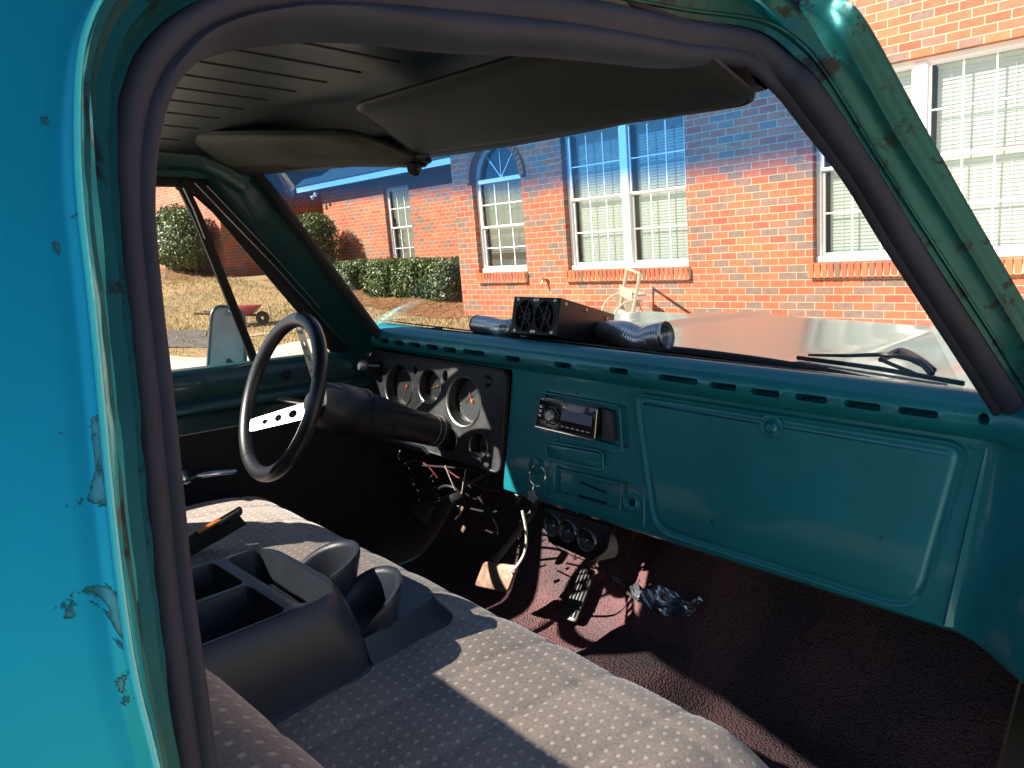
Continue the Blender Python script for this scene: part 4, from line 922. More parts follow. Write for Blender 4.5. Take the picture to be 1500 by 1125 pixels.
# seat back
bk = [(-.99, .36), (-.985, .44), (-.988, .51), (-.995, .575), (-1.005, .618), (-1.03, .648), (-1.065, .66), (-1.11, .648), (-1.14, .59), (-1.15, .5), (-1.15, .36)]
bk_s = spline([Vector((0, y, z)) for y, z in bk], 60); arcb = [0]
for i in range(1, 60): arcb.append(arcb[-1]+(bk_s[i]-bk_s[i-1]).length)
rows = []
for k in range(121):
    x = -.71+1.40*k/120; e_ = sstep(.62, .70, abs(x)); row = []
    for i in range(60):
        p = bk_s[i]; q = Vector((x, p.y, p.z)); c_ = Vector((x, -1.07, .55)); q = c_+(q-c_)*(1-.25*e_*e_)
        if i < 36:
            for c in (-.66, -.54, -.42, -.30, -.18, -.06, .06, .18, .30, .42, .54, .66): q.y -= .005*math.exp(-((x-c)/.010)**2)
        row.append(q)
    rows.append(row)
mb = MB(); mb.grid(rows)
for k in (0, 120):
    o = k*60; c = len(mb.v); mb.v.append(Vector((rows[k][0].x, -1.07, .55))); mb.f += [(o+i, o+i+1, c) for i in range(59)]
mb.nomerge = True; back = mb.build('seat_back', 'fabric', bs, ang=60); setuv(back, lambda co, i: (co.x, arcb[i % 60] if i < 121*60 else 0))
mb = MB(); mb.box((0, -.78, .07), (1.36, .55, .12)); mb.build('seat_base', 'blackm', bs)
# seat belt lying by the driver's side
sb = empty('seat_belt', None, truck)
P = [tZ(262, 815, .43), tZ(290, 793, .435), tZ(322, 775, .45), tZ(352, 757, .47)]
mb = MB(); mb.tube(spline(P, 12), .021, 8, flat=.14); mb.build('belt_webbing', simple('black_webbing', (.015, .014, .014), .7, bump=.5, bscale=400), sb)
mb = MB(); a, b = P[2], P[3]; mb.box((a+b)/2+Vector((0, 0, .012)), (.05, .026, .012), (b-a).to_track_quat('X', 'Z').to_matrix()); mb.build('belt_buckle', 'blackp', sb, bevel=.004)
mb = MB(); mb.box(P[2]+Vector((-.0, -.02, .012)), (.045, .014, .004), (P[2]-P[1]).to_track_quat('X', 'Z').to_matrix()); mb.build('release_button', 'orange', sb, bevel=.001)

# ---- bonnet, wings, cowl, wipers
def hoodz(x, y): 
    t = (y-.36)/1.15; return .712+.014*math.cos(x*1.5)-.012*t-.05*max(0, t-.86)*8*max(0, t-.86)-.012*sstep(.52, .60, abs(x))+.010*math.exp(-((abs(x)-.36)/.05)**2)-.25*sstep(.80, 1.0, abs(x))**2*.6
mb = MB(); rows = []
for i in range(81):
    x = -.93+1.86*i/80; rows.append([Vector((x, lerp(by(min(.72, abs(x)))+.07, 1.52-.10*(x/.93)**2, j/24), 0)) for j in range(25)])
    for p in rows[-1]: p.z = hoodz(p.x, p.y)
mb.grid(rows); mb.build('bonnet', 'hood', truck, thick=.006, ang=60)
mb = MB(); rows = [[Vector((x, by(min(.72, abs(x)))+d_, bz(x)+dz-.004*0)) for d_, dz in ((-.01, -.022), (.02, -.024), (.05, -.020), (.075, -.014))] for x in [-.76+1.52*i/30 for i in range(31)]]
mb.grid(rows); mb.build('cowl_panel', 'hood', truck)
for sx in (1, -1):
    mb = MB(); mb.grid([[Vector((sx*x, y, z-.04*sstep(1.3, 1.6, y))) for x, z in ((.895, .675), (.925, .655), (.955, .56), (.965, .35), (.95, .1), (.93, -.1))] for y in (-.02, .3, .6, .9, 1.2, 1.5)]); mb.build('front_wing', 'skin', truck)
mb = MB(); mb.box((0, 1.50, .42), (1.86, .06, .42)); mb.build('grille_panel', 'alu', truck, bevel=.02)
mb = MB(); mb.box((0, 1.62, .10), (1.9, .10, .18)); mb.build('front_bumper', 'chrome', truck, bevel=.03)
for x in (-.70, .70):
    mb = MB(); mb.lathe([(0, .02), (.07, .015), (.09, .0), (.095, -.02)], (x, 1.535, .42), (0, 1, 0), 24); mb.build('headlight', 'lens', truck)
bx = MB(); bx.grid([[Vector((x, y, z)) for x, z in ((-.9, -.15), (-.93, .2), (-.93, .58), (-.86, .60), (-.85, .2), (-.85, .0), (.85, .0), (.85, .2), (.86, .60), (.93, .58), (.93, .2), (.9, -.15))] for y in (-3.9, -3.2, -2.5, -1.9, -1.30)]); bx.build('cargo_bed', 'skin', truck)
mb = MB(); mb.box((0, -3.9, .28), (1.8, .05, .58)); mb.build('tailgate', 'skin', truck, bevel=.02)
for x in (-.80, .80):
    for y in (.95, -2.7):
        wheel = empty('wheel', None, truck); s_ = 1 if x > 0 else -1
        mb = MB(); mb.lathe([(.19, -.09), (.30, -.10), (.345, -.07), (.352, 0), (.345, .07), (.30, .10), (.19, .09)], (x, y, -.28), (s_, 0, 0), 40); mb.build('tyre', 'tyre', wheel)
        mb = MB(); mb.lathe([(.195, .08), (.18, .04), (.10, .02), (.08, .05), (0, .055)], (x, y, -.28), (s_, 0, 0), 32); mb.build('rim', 'alu', wheel)
wp = empty('wiper', None, truck); 
a = tZ(1168, 524, .745); b = tZ(1412, 562, .752)
mb = MB(); mb.tube(spline([a, a.lerp(b, .5)+Vector((0, .006, .002)), b], 16), .0045, 6, flat=.7); mb.build('wiper_blade', 'blackp', wp)
mb = MB(); mb.tube([a.lerp(b, .02)+Vector((0, -.006, -.007)), a.lerp(b, .55)+Vector((0, -.004, -.007)), a.lerp(b, .92)+Vector((0, -.003, -.006))], .0024, 6); mb.build('blade_spine', simple('rusty_cream_metal', (.5, .44, .33), .5, .3, var=.4, vscale=60), wp)
P = [tZ(1185, 520, .755), tZ(1240, 521, .765), tZ(1300, 520, .77), tZ(1345, 530, .77), tZ(1365, 548, .755)]
mb = MB(); mb.tube(spline(P, 14), .006, 8, rfun=lambda t: .0025+.0035*t); mb.build('wiper_arm', 'blackp', wp)
P = [tZ(1290, 527, .76), tZ(1318, 516, .765), tZ(1345, 528, .765), tZ(1368, 542, .76)]
mb = MB(); mb.tube(spline(P, 12), .008, 8, rfun=lambda t: .005+.005*math.sin(math.pi*t)); mb.tube([P[0], P[0]+Vector((.08, -.06, -.01))], .004, 6); mb.build('wiper_pivot', 'blackmetal', wp)

# ---- sun visors
def visor(name_m, quad, thick, rad, wav, ys_, nm):
    v = empty('sun_visor', None, truck); n1, n2 = 30, 12; mb = MB(); A, B, C_, D_ = [Vector(p) for p in quad]
    rows = []
    for i in range(n1+1):
        u = i/n1; row = []
        for j in range(n2+1):
            t = j/n2; p = A.lerp(B, u).lerp(D_.lerp(C_, u), t); row.append(p)
        rows.append(row)
    nn = (B-A).cross(D_-A).normalized(); nn = nn if nn.z < 0 else -nn
    W_ = (B-A).length; H_ = (D_-A).length
    def pt(a_, s):                                    # superellipse-rounded outline
        r_ = rad
        return a_
    out = roundpoly([A, B, C_, D_], rad, 7); c = sum(out, Vector())/len(out); m = len(out); rws = []
    for f_, h_ in ((1, 0), (.985, .5), (.94, .9), (.8, 1), (.5, 1), (.2, 1)):
        rws.append([c+(p-c)*f_+nn*thick*(h_+wav*noise.noise((c+(p-c)*f_)*8)) for p in out])
    top = [[c+(p-c)*f_-nn*thick*h_*.6 for p in out] for f_, h_ in ((.985, .5), (.8, 1), (.2, 1))]
    mb.grid(rws, closed_u=True); o = len(mb.v)-m; mb.f.append(tuple(o+k for k in range(m)))
    mb.grid([rws[0]]+top, closed_u=True); o = len(mb.v)-m; mb.f.append(tuple(o+k for k in range(m)))
    mb.build('visor_board', name_m, v, ang=60)
    mb = MB(); mb.tube([p+nn*.001 for p in out], .0035, 6, closed=True); mb.build('visor_binding', nm, v)
    return v
hp = CT+dT(613, 224)*1.36
pv_ = visor('visor', [hp, Vector((.60, -.44, 1.135)), Vector((.60, -.64, 1.185)), Vector((.065, -.60, 1.172))], .008, .035, .3, 0, 'blackp')
mb = MB(); mb.tube([hp+Vector((-.02, .01, -.002)), hp+Vector((.02, 0, -.004))], .007, 10); mb.build('visor_pivot', 'blackmetal', pv_)
dv = visor('visor2', [tY(262, 192, -.60), tY(520, 190, -.45), tY(640, 243, -.33), tY(330, 238, -.47)], .008, .045, 1.2, 0, 'blackp')

# ---- insulation foil torn off the tunnel
mb = MB(); rows = []
for i in range(26):
    u = i/25; r_ = []
    for j in range(12):
        v__ = j/11; p = tFl(lerp(898, 1030, u)+lerp(0, 4, v__), lerp(846, 884, u)+lerp(0, 34, v__)*(math.sin(math.pi*(u*.9+.06))), .022)
        p += Vector((noise.noise(p*40), noise.noise(p*40+Vector((5, 0, 0))), 1.6*noise.noise(p*34+Vector((0, 7, 0)))))*.014; r_.append(p)
    rows.append(r_)
mb.grid(rows); foil = mb.build('foil_insulation', 'foil', None, smooth=False)
def resting(o, base, label, cat):
    base = Vector(base)
    for v in o.data.vertices: v.co -= base
    o.matrix_world = at_base(MT, base); tag(o, label, cat); return o
resting(foil, tFl(960, 885, .004), 'crumpled silver foil sheet lying on the dark footwell carpet', 'foil')
def rest_empty(name, base, label, cat): o = empty(name, at_base(MT, base)); tag(o, label, cat); o['_b'] = list(base); return o
def bl(mb, base, *a, **k): shift(mb, base); return mb.build(*a, **k)

# ---- key ring hanging from the ignition lock
ig = tF(786, 683); mb = MB(); mb.lathe([(.020, 0), (.019, .006), (.012, .009), (.0, .010)], ig, (0, -1, 0), 24); mb.build('ignition_lock', 'dash', truck)
kb_ = tF(787, 712, -.02); kr = rest_empty('key_ring', kb_, 'chrome key ring with a star-shaped tag hanging from the dashboard lock', 'key ring')
c = tF(787, 697, -.022); mb = MB(); q_ = Matrix.Rotation(.55, 3, 'Z')
mb.tube([c+q_ @ Vector((math.cos(t)*.0175, 0, math.sin(t)*.0235)) for t in [2*math.pi*k/40 for k in range(40)]], .0016, 8, closed=True); bl(mb, kb_, 'split_ring', 'chrome', kr)
c = tF(780, 727, -.024); out = [c+Vector((math.cos(t)*(.0135+.0025*math.cos(5*t)), 0, math.sin(t)*(.0135+.0025*math.cos(5*t)))) for t in [2*math.pi*k/50 for k in range(50)]]
mb = MB(); mb.prism(out, (0, -.003, 0)); bl(mb, kb_, 'key_tag', simple('grey_metal_tag', (.34, .33, .36), .4, .5), kr, bevel=.0008)
mb = MB(); mb.tube([tF(781, 712, -.022), tF(779, 722, -.024)], .0018, 6); bl(mb, kb_, 'tag_link', 'chrome', kr); mb = MB(); mb.prism([tF(776, 735, -.018), tF(786, 736, -.018), tF(785, 752, -.018), tF(778, 750, -.018)], (0, -.002, 0)); bl(mb, kb_, 'key', 'blackmetal', kr)

# ---- fan box with two silver duct hoses on the dash top
bo = Vector((-.228, .014, .772)); Rz = Matrix.Rotation(.126, 3, 'Z') @ Matrix.Rotation(-.224, 3, 'X') @ Matrix.Rotation(-.018, 3, 'Y')
bw, bh, bl_ = .130, .086, .249
fb = rest_empty('fan_box', bo, 'black metal box with two grilled fans sitting on the dash top under the windscreen', 'fan box')
def BP(x, y, z): return Rz @ Vector((x, y, z))
def bbox(name, c, d, m, bev=.001, cut=None):
    mb = MB(); mb.box((0, 0, 0), d); mb.v = [BP(*(Vector(c)+a)) for a in mb.v]; return mb.build(name, m, fb, bevel=bev, cut=cut)
fc = [(bw*.29, bh*.5), (bw*.71, bh*.5)]; rf = .026; hl = []
for x, z in fc:
    k = MB(); k.prism([BP(x+rf*math.cos(2*math.pi*t/24), -.02, z+rf*1.35*math.sin(2*math.pi*t/24)) for t in range(24)], BP(0, .07, 0)); hl.append(k)
bbox('housing', (bw/2, bl_/2, bh/2), (bw, bl_, bh), 'blackmetal', .0015, hl)
for x, z in fc:
    g_ = empty('fan', None, fb)
    mb = MB()
    for k in range(7):
        t = 2*math.pi*k/7; u1 = Vector((math.cos(t), 0, math.sin(t)*1.3)); u2 = Vector((math.cos(t+.6), 0, math.sin(t+.6)*1.3))
        mb.add([BP(x+u1.x*.008, .020, z+u1.z*.008), BP(x+u1.x*.025, .018, z+u1.z*.025), BP(x+u2.x*.025, .030, z+u2.z*.025), BP(x+u2.x*.008, .028, z+u2.z*.008)], [(0, 1, 2, 3)])
    mb.build('fan_blades', 'blackp', g_, smooth=False)
    mb = MB()
    mb.lathe([(0, .002), (.010, .002), (.011, 0), (.011, -.01)], BP(x, .004, z), BP(0, -1, 0), 20); mb.build('fan_hub', 'blackp', g_)
    mb = MB()
    for k in range(6):
        t = math.pi*k/6+.26; a = BP(x+math.cos(t)*.027, -.0015, z+math.sin(t)*.036); b = BP(x-math.cos(t)*.027, -.0015, z-math.sin(t)*.036)
        if k % 2 == 0: mb.tube([a, b], .0014, 6)
    for f_ in (.55, 1.02): mb.tube([BP(x+rf*f_*math.cos(2*math.pi*t/28), -.0015, z+1.35*rf*f_*math.sin(2*math.pi*t/28)) for t in range(28)], .0013, 6, closed=True)
    mb.build('fan_grille', 'blackmetal', g_)
    for dx in (-1, 1):
        for dz in (-1, 1):
            mb = MB(); mb.lathe([(0, .003), (.0035, .003), (.0045, .001), (.0047, 0)], BP(x+dx*.0235, 0, z+dz*.036), BP(0, -1, 0), 14); mb.build('screw', 'alu', fb)
for y, z in ((.02, bh*.88), (.11, bh*.88), (.21, bh*.82), (.235, bh*.5)):
    mb = MB(); mb.lathe([(0, .003), (.0035, .003), (.0045, .001), (.0047, 0)], BP(bw, y, z), BP(1, 0, 0), 14); mb.build('screw', 'alu', fb)
hosem = simple('silver_duct_foil', (.50, .52, .55), .28, .85)
def hose(pts, r, n=60):
    P = spline(pts, n*4); mb = MB(); mb.tube([p-bo for p in P], r, 20, cap=False, rfun=lambda t: r*(1+.035*math.sin(t*n*2*math.pi/1.0))*(1+.0*t)); o = mb.build('duct_hose', hosem, fb, ang=80, thick=.001); return o
hose([BP(.005, .10, .042)+bo, tZ(742, 482, .777), tZ(720, 478, .777), tZ(699, 475, .777)], .0215, 22)
mb = MB(); a = tZ(699, 475, .777)-bo; mb.lathe([(.0225, -.004), (.0235, 0), (.0225, .004), (.020, .004)], a, (tZ(699, 475, .777)-tZ(720, 478, .777)), 28); mb.build('hose_end_band', 'blackp', fb)
P0 = BP(bw-.005, .20, .035)+bo; hr = [P0, CT+dT(915, 488)*1.73, CT+dT(940, 499)*1.66, CT+dT(957, 494)*1.63, CT+dT(975, 491)*1.61]
hose(hr, .026, 26)
mb = MB(); mb.lathe([(.0265, -.006), (.0290, .0), (.0300, .004), (.0285, .005), (.026, -.004)], hr[-1]-bo, hr[-1]-hr[-2], 32); mb.build('hose_end_collar', 'alu', fb)

# ---- plastic console with cup holders on the seat
cb = Vector((.08, -.75, .41)); cs = rest_empty('storage_console', cb, 'dark plastic console tray with cup holders resting on the bench seat', 'console')
def cprism(ring_, d): mb = MB(); mb.prism(ring_, d); return mb
mb = MB(); rows = []
for zz, ex, yf, yb in ((.400, .028, -.680, -1.0), (.406, .030, -.682, -1.0), (.414, .019, -.692, -.99), (.45, .021, -.700, -.98), (.495, .012, -.714, -.975), (.518, .004, -.724, -.97), (.528, -.003, -.730, -.967)):
    x0, x1 = -.025-ex, .205+ex
    ring_ = roundpoly([(x0, yb, zz), (x1, yb, zz), (x1-.004, yf, zz+0.0), (x0+.004, yf, zz)], [.02, .02, .055, .055], 8); rows.append([p+Vector((0, 0, .010*sstep(-.85, -.68, p.y)*(zz-.405)/.155-.018*sstep(.1, -.6, (p.y+.67)*20)*0)) for p in ring_])
mb.grid(rows, closed_u=True); m_ = len(rows[0]); mb.f.append(tuple(range(m_))[::-1]); mb.f.append(tuple((len(rows)-1)*m_+k for k in range(m_)))
def pocket(x0, x1, y0, y1, z0, r=.012): k = MB(); k.prism(roundpoly([(x0, y0, z0), (x1, y0, z0), (x1, y1, z0), (x0, y1, z0)], r, 4), (0, 0, .3)); return k
bl(mb, cb, 'console_body', 'console', cs, cut=[shift(k, cb) for k in (pocket(-.012, .086, -.958, -.815, .44), pocket(.096, .195, -.958, -.815, .44), pocket(-.012, .195, -.797, -.742, .43, .02))], bevel=.003)
mb = MB(); rows = []
for zz, ex in ((.400, .02), (.408, .022), (.425, .008), (.445, .0)):
    ring_ = roundpoly([(.005-ex, -.70, zz), (.19+ex, -.70, zz), (.165+ex, -.535+ex, zz), (.02-ex, -.535+ex, zz)], [.005, .005, .05, .05], 7); rows.append(ring_)
mb.grid(rows, closed_u=True); m_ = len(rows[0]); mb.f.append(tuple((len(rows)-1)*m_+k for k in range(m_))); bl(mb, cb, 'console_front_tray', 'console', cs)
for cx_, cy_, r0, a0, a1, hgt in ((.040, -.675, .048, R(-75), R(205), .092), (.138, -.660, .040, R(-40), R(200), .074), (.10, -.722, .046, R(185), R(350), .085)):
    mb = MB(); n_ = 30; rows = []
    for k in range(n_+1):
        t = lerp(a0, a1, k/n_); hh = hgt*(1-.72*abs(2*k/n_-1)**2.2); d_ = Vector((math.cos(t), math.sin(t), 0)); c_ = Vector((cx_, cy_, .43))
        rows.append([c_+d_*(r0-.004), c_+d_*(r0-.001)+Vector((0, 0, hh*.5)), c_+d_*(r0+.003)+Vector((0, 0, hh*.9)), c_+d_*(r0+.007)+Vector((0, 0, hh)), c_+d_*(r0+.013)+Vector((0, 0, hh+.001)), c_+d_*(r0+.015)+Vector((0, 0, hh-.006)), c_+d_*(r0+.008)+Vector((0, 0, hh*.5)), c_+d_*(r0+.006)])
    mb.grid(rows); bl(mb, cb, 'cup_holder', 'console', cs, ang=60)
# ================================================================== GROUND
CP_ = [(-.8, .95, 0), (.8, .95, -.08), (.8, -2.7, .12), (-.8, -2.7, .2), (3, -2, .0), (-3, -2, .2), (-4, 2, .12), (0, 4, .12), (4, 4, -.05), (0, 8, .40), (6, 8, .3), (-5, 8, .41), (-9.5, 8, .42), (-9.4, 7, .44), (-9.2, 6.2, .44),
       (-12.8, 8.6, .58), (-14.5, 9.5, .75), (-16, 9.6, .95), (-18, 9.8, 1.15), (-22.8, 8.4, 1.44), (-27, 8.6, 1.6), (-14.4, 5.15, .50), (-11.3, 3.9, .12), (-14.6, 6.4, .60), (-8, 4.5, .2), (-18, 5, .8), (-12, 0, .1), (-20, 0, .2), (-19, 7.5, 1.15), (-30, 5, 1.2), (12, 0, -.2), (0, -12, .3), (-15, -12, .3), (14, 9, .1)]
def gz(x, y):
    s = t = 0
    for a, b, c in CP_:
        d2 = (x-a)**2+(y-b)**2+.15; w_ = 1/d2**1.6; s += w_*c; t += w_
    far = sstep(40, 120, math.hypot(x, y)); return lerp(s/t, .3, far)
def axis_pts(lo, hi, step, far):
    a = [lo+step*i for i in range(int((hi-lo)/step)+1)]; return [-far, -150, -90, -60, -45]+a+[40, 60, 90, 150, far] if lo > -45 else a
gx = [-400, -200, -120, -80, -60, -45]+[-36+.5*i for i in range(101)]+[18, 24, 34, 50, 80, 150, 400]
gy = [-400, -200, -120, -70, -45, -30, -20, -14]+[-10+.5*i for i in range(50)]+[17, 22, 30, 45, 70, 120, 200, 400]
mb = MB(); mb.grid([[Vector((x, y, gz(x, y))) for y in gy] for x in gx]); tag(mb.build('lawn', 'grass'), kind='structure')
def drape(name, corners, m, dz, n1, n2, jit=0, kind='structure'):
    mb = MB(); A, B, C_, D_ = [Vector((*c, 0)) for c in corners]; rows = []
    for i in range(n1+1):
        row = []
        for j in range(n2+1):
            p = A.lerp(B, i/n1).lerp(D_.lerp(C_, i/n1), j/n2)
            if jit and (i in (0, n1) or j in (0, n2)): p += Vector((noise.noise(p*1.3), noise.noise(p*1.3+Vector((9, 0, 0))), 0))*jit
            p.z = gz(p.x, p.y)+dz; row.append(p)
        rows.append(row)
    mb.grid(rows); return tag(mb.build(name, m), kind=kind)
def wG(px, py):
    v = dW(px, py); s_ = 3
    while s_ < 60:
        p = CW+v*s_
        if p.z < gz(p.x, p.y): return p
        s_ += .05
    return p
e1_, e2_ = wG(238, 520), wG(500, 493); ds_ = (e1_.y-e2_.y)/(e1_.x-e2_.x)
def edge_y(x): return e2_.y+ds_*(x-e2_.x)
drape('driveway', [(-34, -9), (3.2, -9), (3.2, edge_y(3.2)), (-34, edge_y(-34))], 'concrete', .012, 150, 54)
pa, pb = wG(560, 486), wG(684, 461)
drape('path', [(pa.x-3, pa.y-1.2), pb[:2], (pb.x, pb.y+.18), (pa.x-3, pa.y-1.0)], 'tanpath', .012, 40, 4, .05)
drape('shadow_patch', [wG(205, 514)[:2], wG(318, 508)[:2], wG(300, 487)[:2], wG(205, 486)[:2]], 'lawn_shadow', .018, 24, 10, .18)  # dark sheet that paints a cast shadow onto the lawn
drape('pine_straw_bed', [(-17.6, 8.55), (-9.55, 7.75), (-9.55, 10.45), (-17.6, 10.45)], 'strawbase', .012, 60, 18, .2)
drape('pine_straw_bed', [(-26.5, 7.55), (-20.2, 7.9), (-20.2, 9.1), (-26.5, 9.1)], 'strawbase', .012, 40, 10, .25)
# needles and blades: nobody could count them
mb = MB(); mb.nomerge = True
for i in range(9000):
    if i < 6500: x = random.uniform(-16.5, -9.3); y = random.uniform(7.6+(x+9.3)*-.09, 9.3)
    else: x = random.uniform(-26.5, -20); y = random.uniform(7.5, 8.9)
    a = random.uniform(0, math.pi); l = random.uniform(.05, .11); z = gz(x, y)+.015+random.uniform(0, .035)
    d_ = Vector((math.cos(a)*l, math.sin(a)*l, random.uniform(-.03, .03))); n_ = Vector((-d_.y, d_.x, 0)).normalized()*.004; p = Vector((x, y, z))
    mb.add([p-d_+n_, p-d_-n_, p+d_-n_, p+d_+n_+Vector((0, 0, .004))], [(0, 1, 2, 3)])
tag(mb.build('pine_straw', 'straw', smooth=False), kind='stuff')
mb = MB(); mb.nomerge = True
for i in range(46000):
    x = random.uniform(-23, -6.5); y = random.uniform(3.6, 8.4)
    if (y > 7.6+(x+9.3)*-.09 and x < -9.3) or y < edge_y(x)+.03: continue
    z = gz(x, y); h = random.uniform(.02, .06); a = random.uniform(0, 6.28); d_ = Vector((math.cos(a), math.sin(a), 0))*.007; p = Vector((x, y, z))
    mb.add([p-d_, p+d_, p+Vector((random.uniform(-.03, .03), random.uniform(-.03, .03), h))], [(0, 1, 2)])
tag(mb.build('grass_blades', 'blade', smooth=False), kind='stuff')

# ================================================================== HOUSE
HB = Vector((-9.5, 8, .3)); house = empty('brick_house', Matrix.Translation(HB)); tag(house, 'red brick house with white windows, an arched window and a lower left wing', 'house')
def hb(mb, *a, parent=None, **k): return shift(mb, HB).build(*a, parent=parent if parent is not None else house, **k)
ZS, ZT = 1.12, 2.965
def boxc(x0, x1, y0, y1, z0, z1): k = MB(); k.box(((x0+x1)/2, (y0+y1)/2, (z0+z1)/2), (x1-x0, y1-y0, z1-z0)); return k
W1 = (-7.22, -5.28); W2 = (-3.747, -1.79); AR = (-9.08, -8.02); ac = (AR[0]+AR[1])/2; ar = (AR[1]-AR[0])/2; zsp = 3.005-ar
arch = MB(); arch.prism([(AR[0], 7.5, ZS), (AR[1], 7.5, ZS)]+[(ac+ar*math.cos(t), 7.5, zsp+ar*math.sin(t)) for t in [math.pi*k/24 for k in range(25)]], (0, 1.2, 0))
cutm = [boxc(*W1, 7.5, 8.6, ZS, ZT), boxc(*W2, 7.5, 8.6, ZS, ZT), arch]
for c in cutm: shift(c, HB)
hb(boxc(-9.53, 6.5, 8, 8.25, -.3, 4.1), 'wall', 'brick', cut=cutm)
hb(boxc(-9.53, -9.30, 8.251, 10.8, -.3, 4.1), 'wall', 'brick'); hb(boxc(6.25, 6.5, 8.251, 16, -.3, 4.1), 'wall', 'brick')
WW = (-14.975, -14.02); ZW = (1.05, 2.93)
c = boxc(*WW, 10, 11.2, *ZW); shift(c, HB)
hb(boxc(-17.65, -9.531, 10.5, 10.75, -.2, 3.35), 'wall', 'brick', cut=[c])
hb(boxc(-17.65, -17.42, 10.751, 12.6, -.2, 3.35), 'wall', 'brick'); hb(boxc(-20.4, -17.651, 12.4, 12.6, -.2, 5.2), 'wall', 'brick'); hb(boxc(-20.62, -20.401, 9.20, 12.6, -.2, 5.2), 'wall', 'brick')
hb(boxc(-36, -20.401, 9.0, 9.2, -.2, 5.2), 'wall', 'brick')
# eaves, soffit, roof
def wy(px, py, y): return wY(px, py, y)
ez = wY(500, 266, 10.15).z
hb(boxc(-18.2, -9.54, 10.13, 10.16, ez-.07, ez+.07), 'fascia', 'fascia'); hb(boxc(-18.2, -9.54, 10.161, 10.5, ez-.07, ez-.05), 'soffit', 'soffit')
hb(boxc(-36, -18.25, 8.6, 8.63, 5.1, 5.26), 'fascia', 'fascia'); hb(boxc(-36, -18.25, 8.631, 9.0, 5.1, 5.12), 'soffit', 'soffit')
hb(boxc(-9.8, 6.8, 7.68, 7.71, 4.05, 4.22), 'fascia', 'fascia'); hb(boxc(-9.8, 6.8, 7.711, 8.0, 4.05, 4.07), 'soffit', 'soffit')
def gable(x0, x1, y0, y1, z0, h): k = MB(); k.prism([(x0, y0, z0), (x0, y1, z0), (x0, (y0+y1)/2, z0+h)], (x1-x0, 0, 0)); return k
hb(gable(-9.85, 6.85, 7.66, 16.4, 4.225, 2.6), 'roof', 'roof'); hb(gable(-18.25, -9.54, 10.1, 16, ez+.075, 1.9), 'roof', 'roof'); hb(gable(-36, -18.26, 8.55, 16, 5.265, 1.9), 'roof', 'roof')
# brick sills and the arch ring, brick by brick
def sill(x0, x1, y=8.0):
    mb = MB(); n_ = int((x1-x0)/.0675); st_ = (x1-x0)/n_
    for i in range(n_):
        a = x0+st_*(i+.5)
        mb.box((a, y-.010+random.uniform(-.003, .003), .5*(.965+1.117)), (st_-.010, .10, .150), Matrix.Rotation(R(7), 3, 'X'))
    mb.nomerge = True; hb(mb, 'window_sill', 'brick1', bevel=.003, seg=1); hb(boxc(x0, x1, y-.05, y+.02, .975, 1.108), 'sill_mortar', 'mortar')
sill(W1[0]-.03, W1[1]+.03); sill(W2[0]-.03, W2[1]+.03); sill(AR[0]-.01, AR[1]+.01)
mb = MB(); mb.nomerge = True
for k in range(25):
    t = math.pi*(k+.5)/25; c_ = Vector((ac+(ar+.055)*math.cos(t), 8.0-.012, zsp+(ar+.055)*math.sin(t)))
    mb.box(c_, (.098, .06, .062), Matrix.Rotation(-t, 3, 'Y'))
hb(mb, 'brick_arch', 'brick1', bevel=.003, seg=1)
mb = MB(); rr = [[Vector((ac+r_*math.cos(t), 7.982, zsp+r_*math.sin(t))) for r_ in (ar+.001, ar+.108)] for t in [math.pi*k/30 for k in range(31)]]; mb.grid(rr); hb(mb, 'arch_mortar', 'mortar')
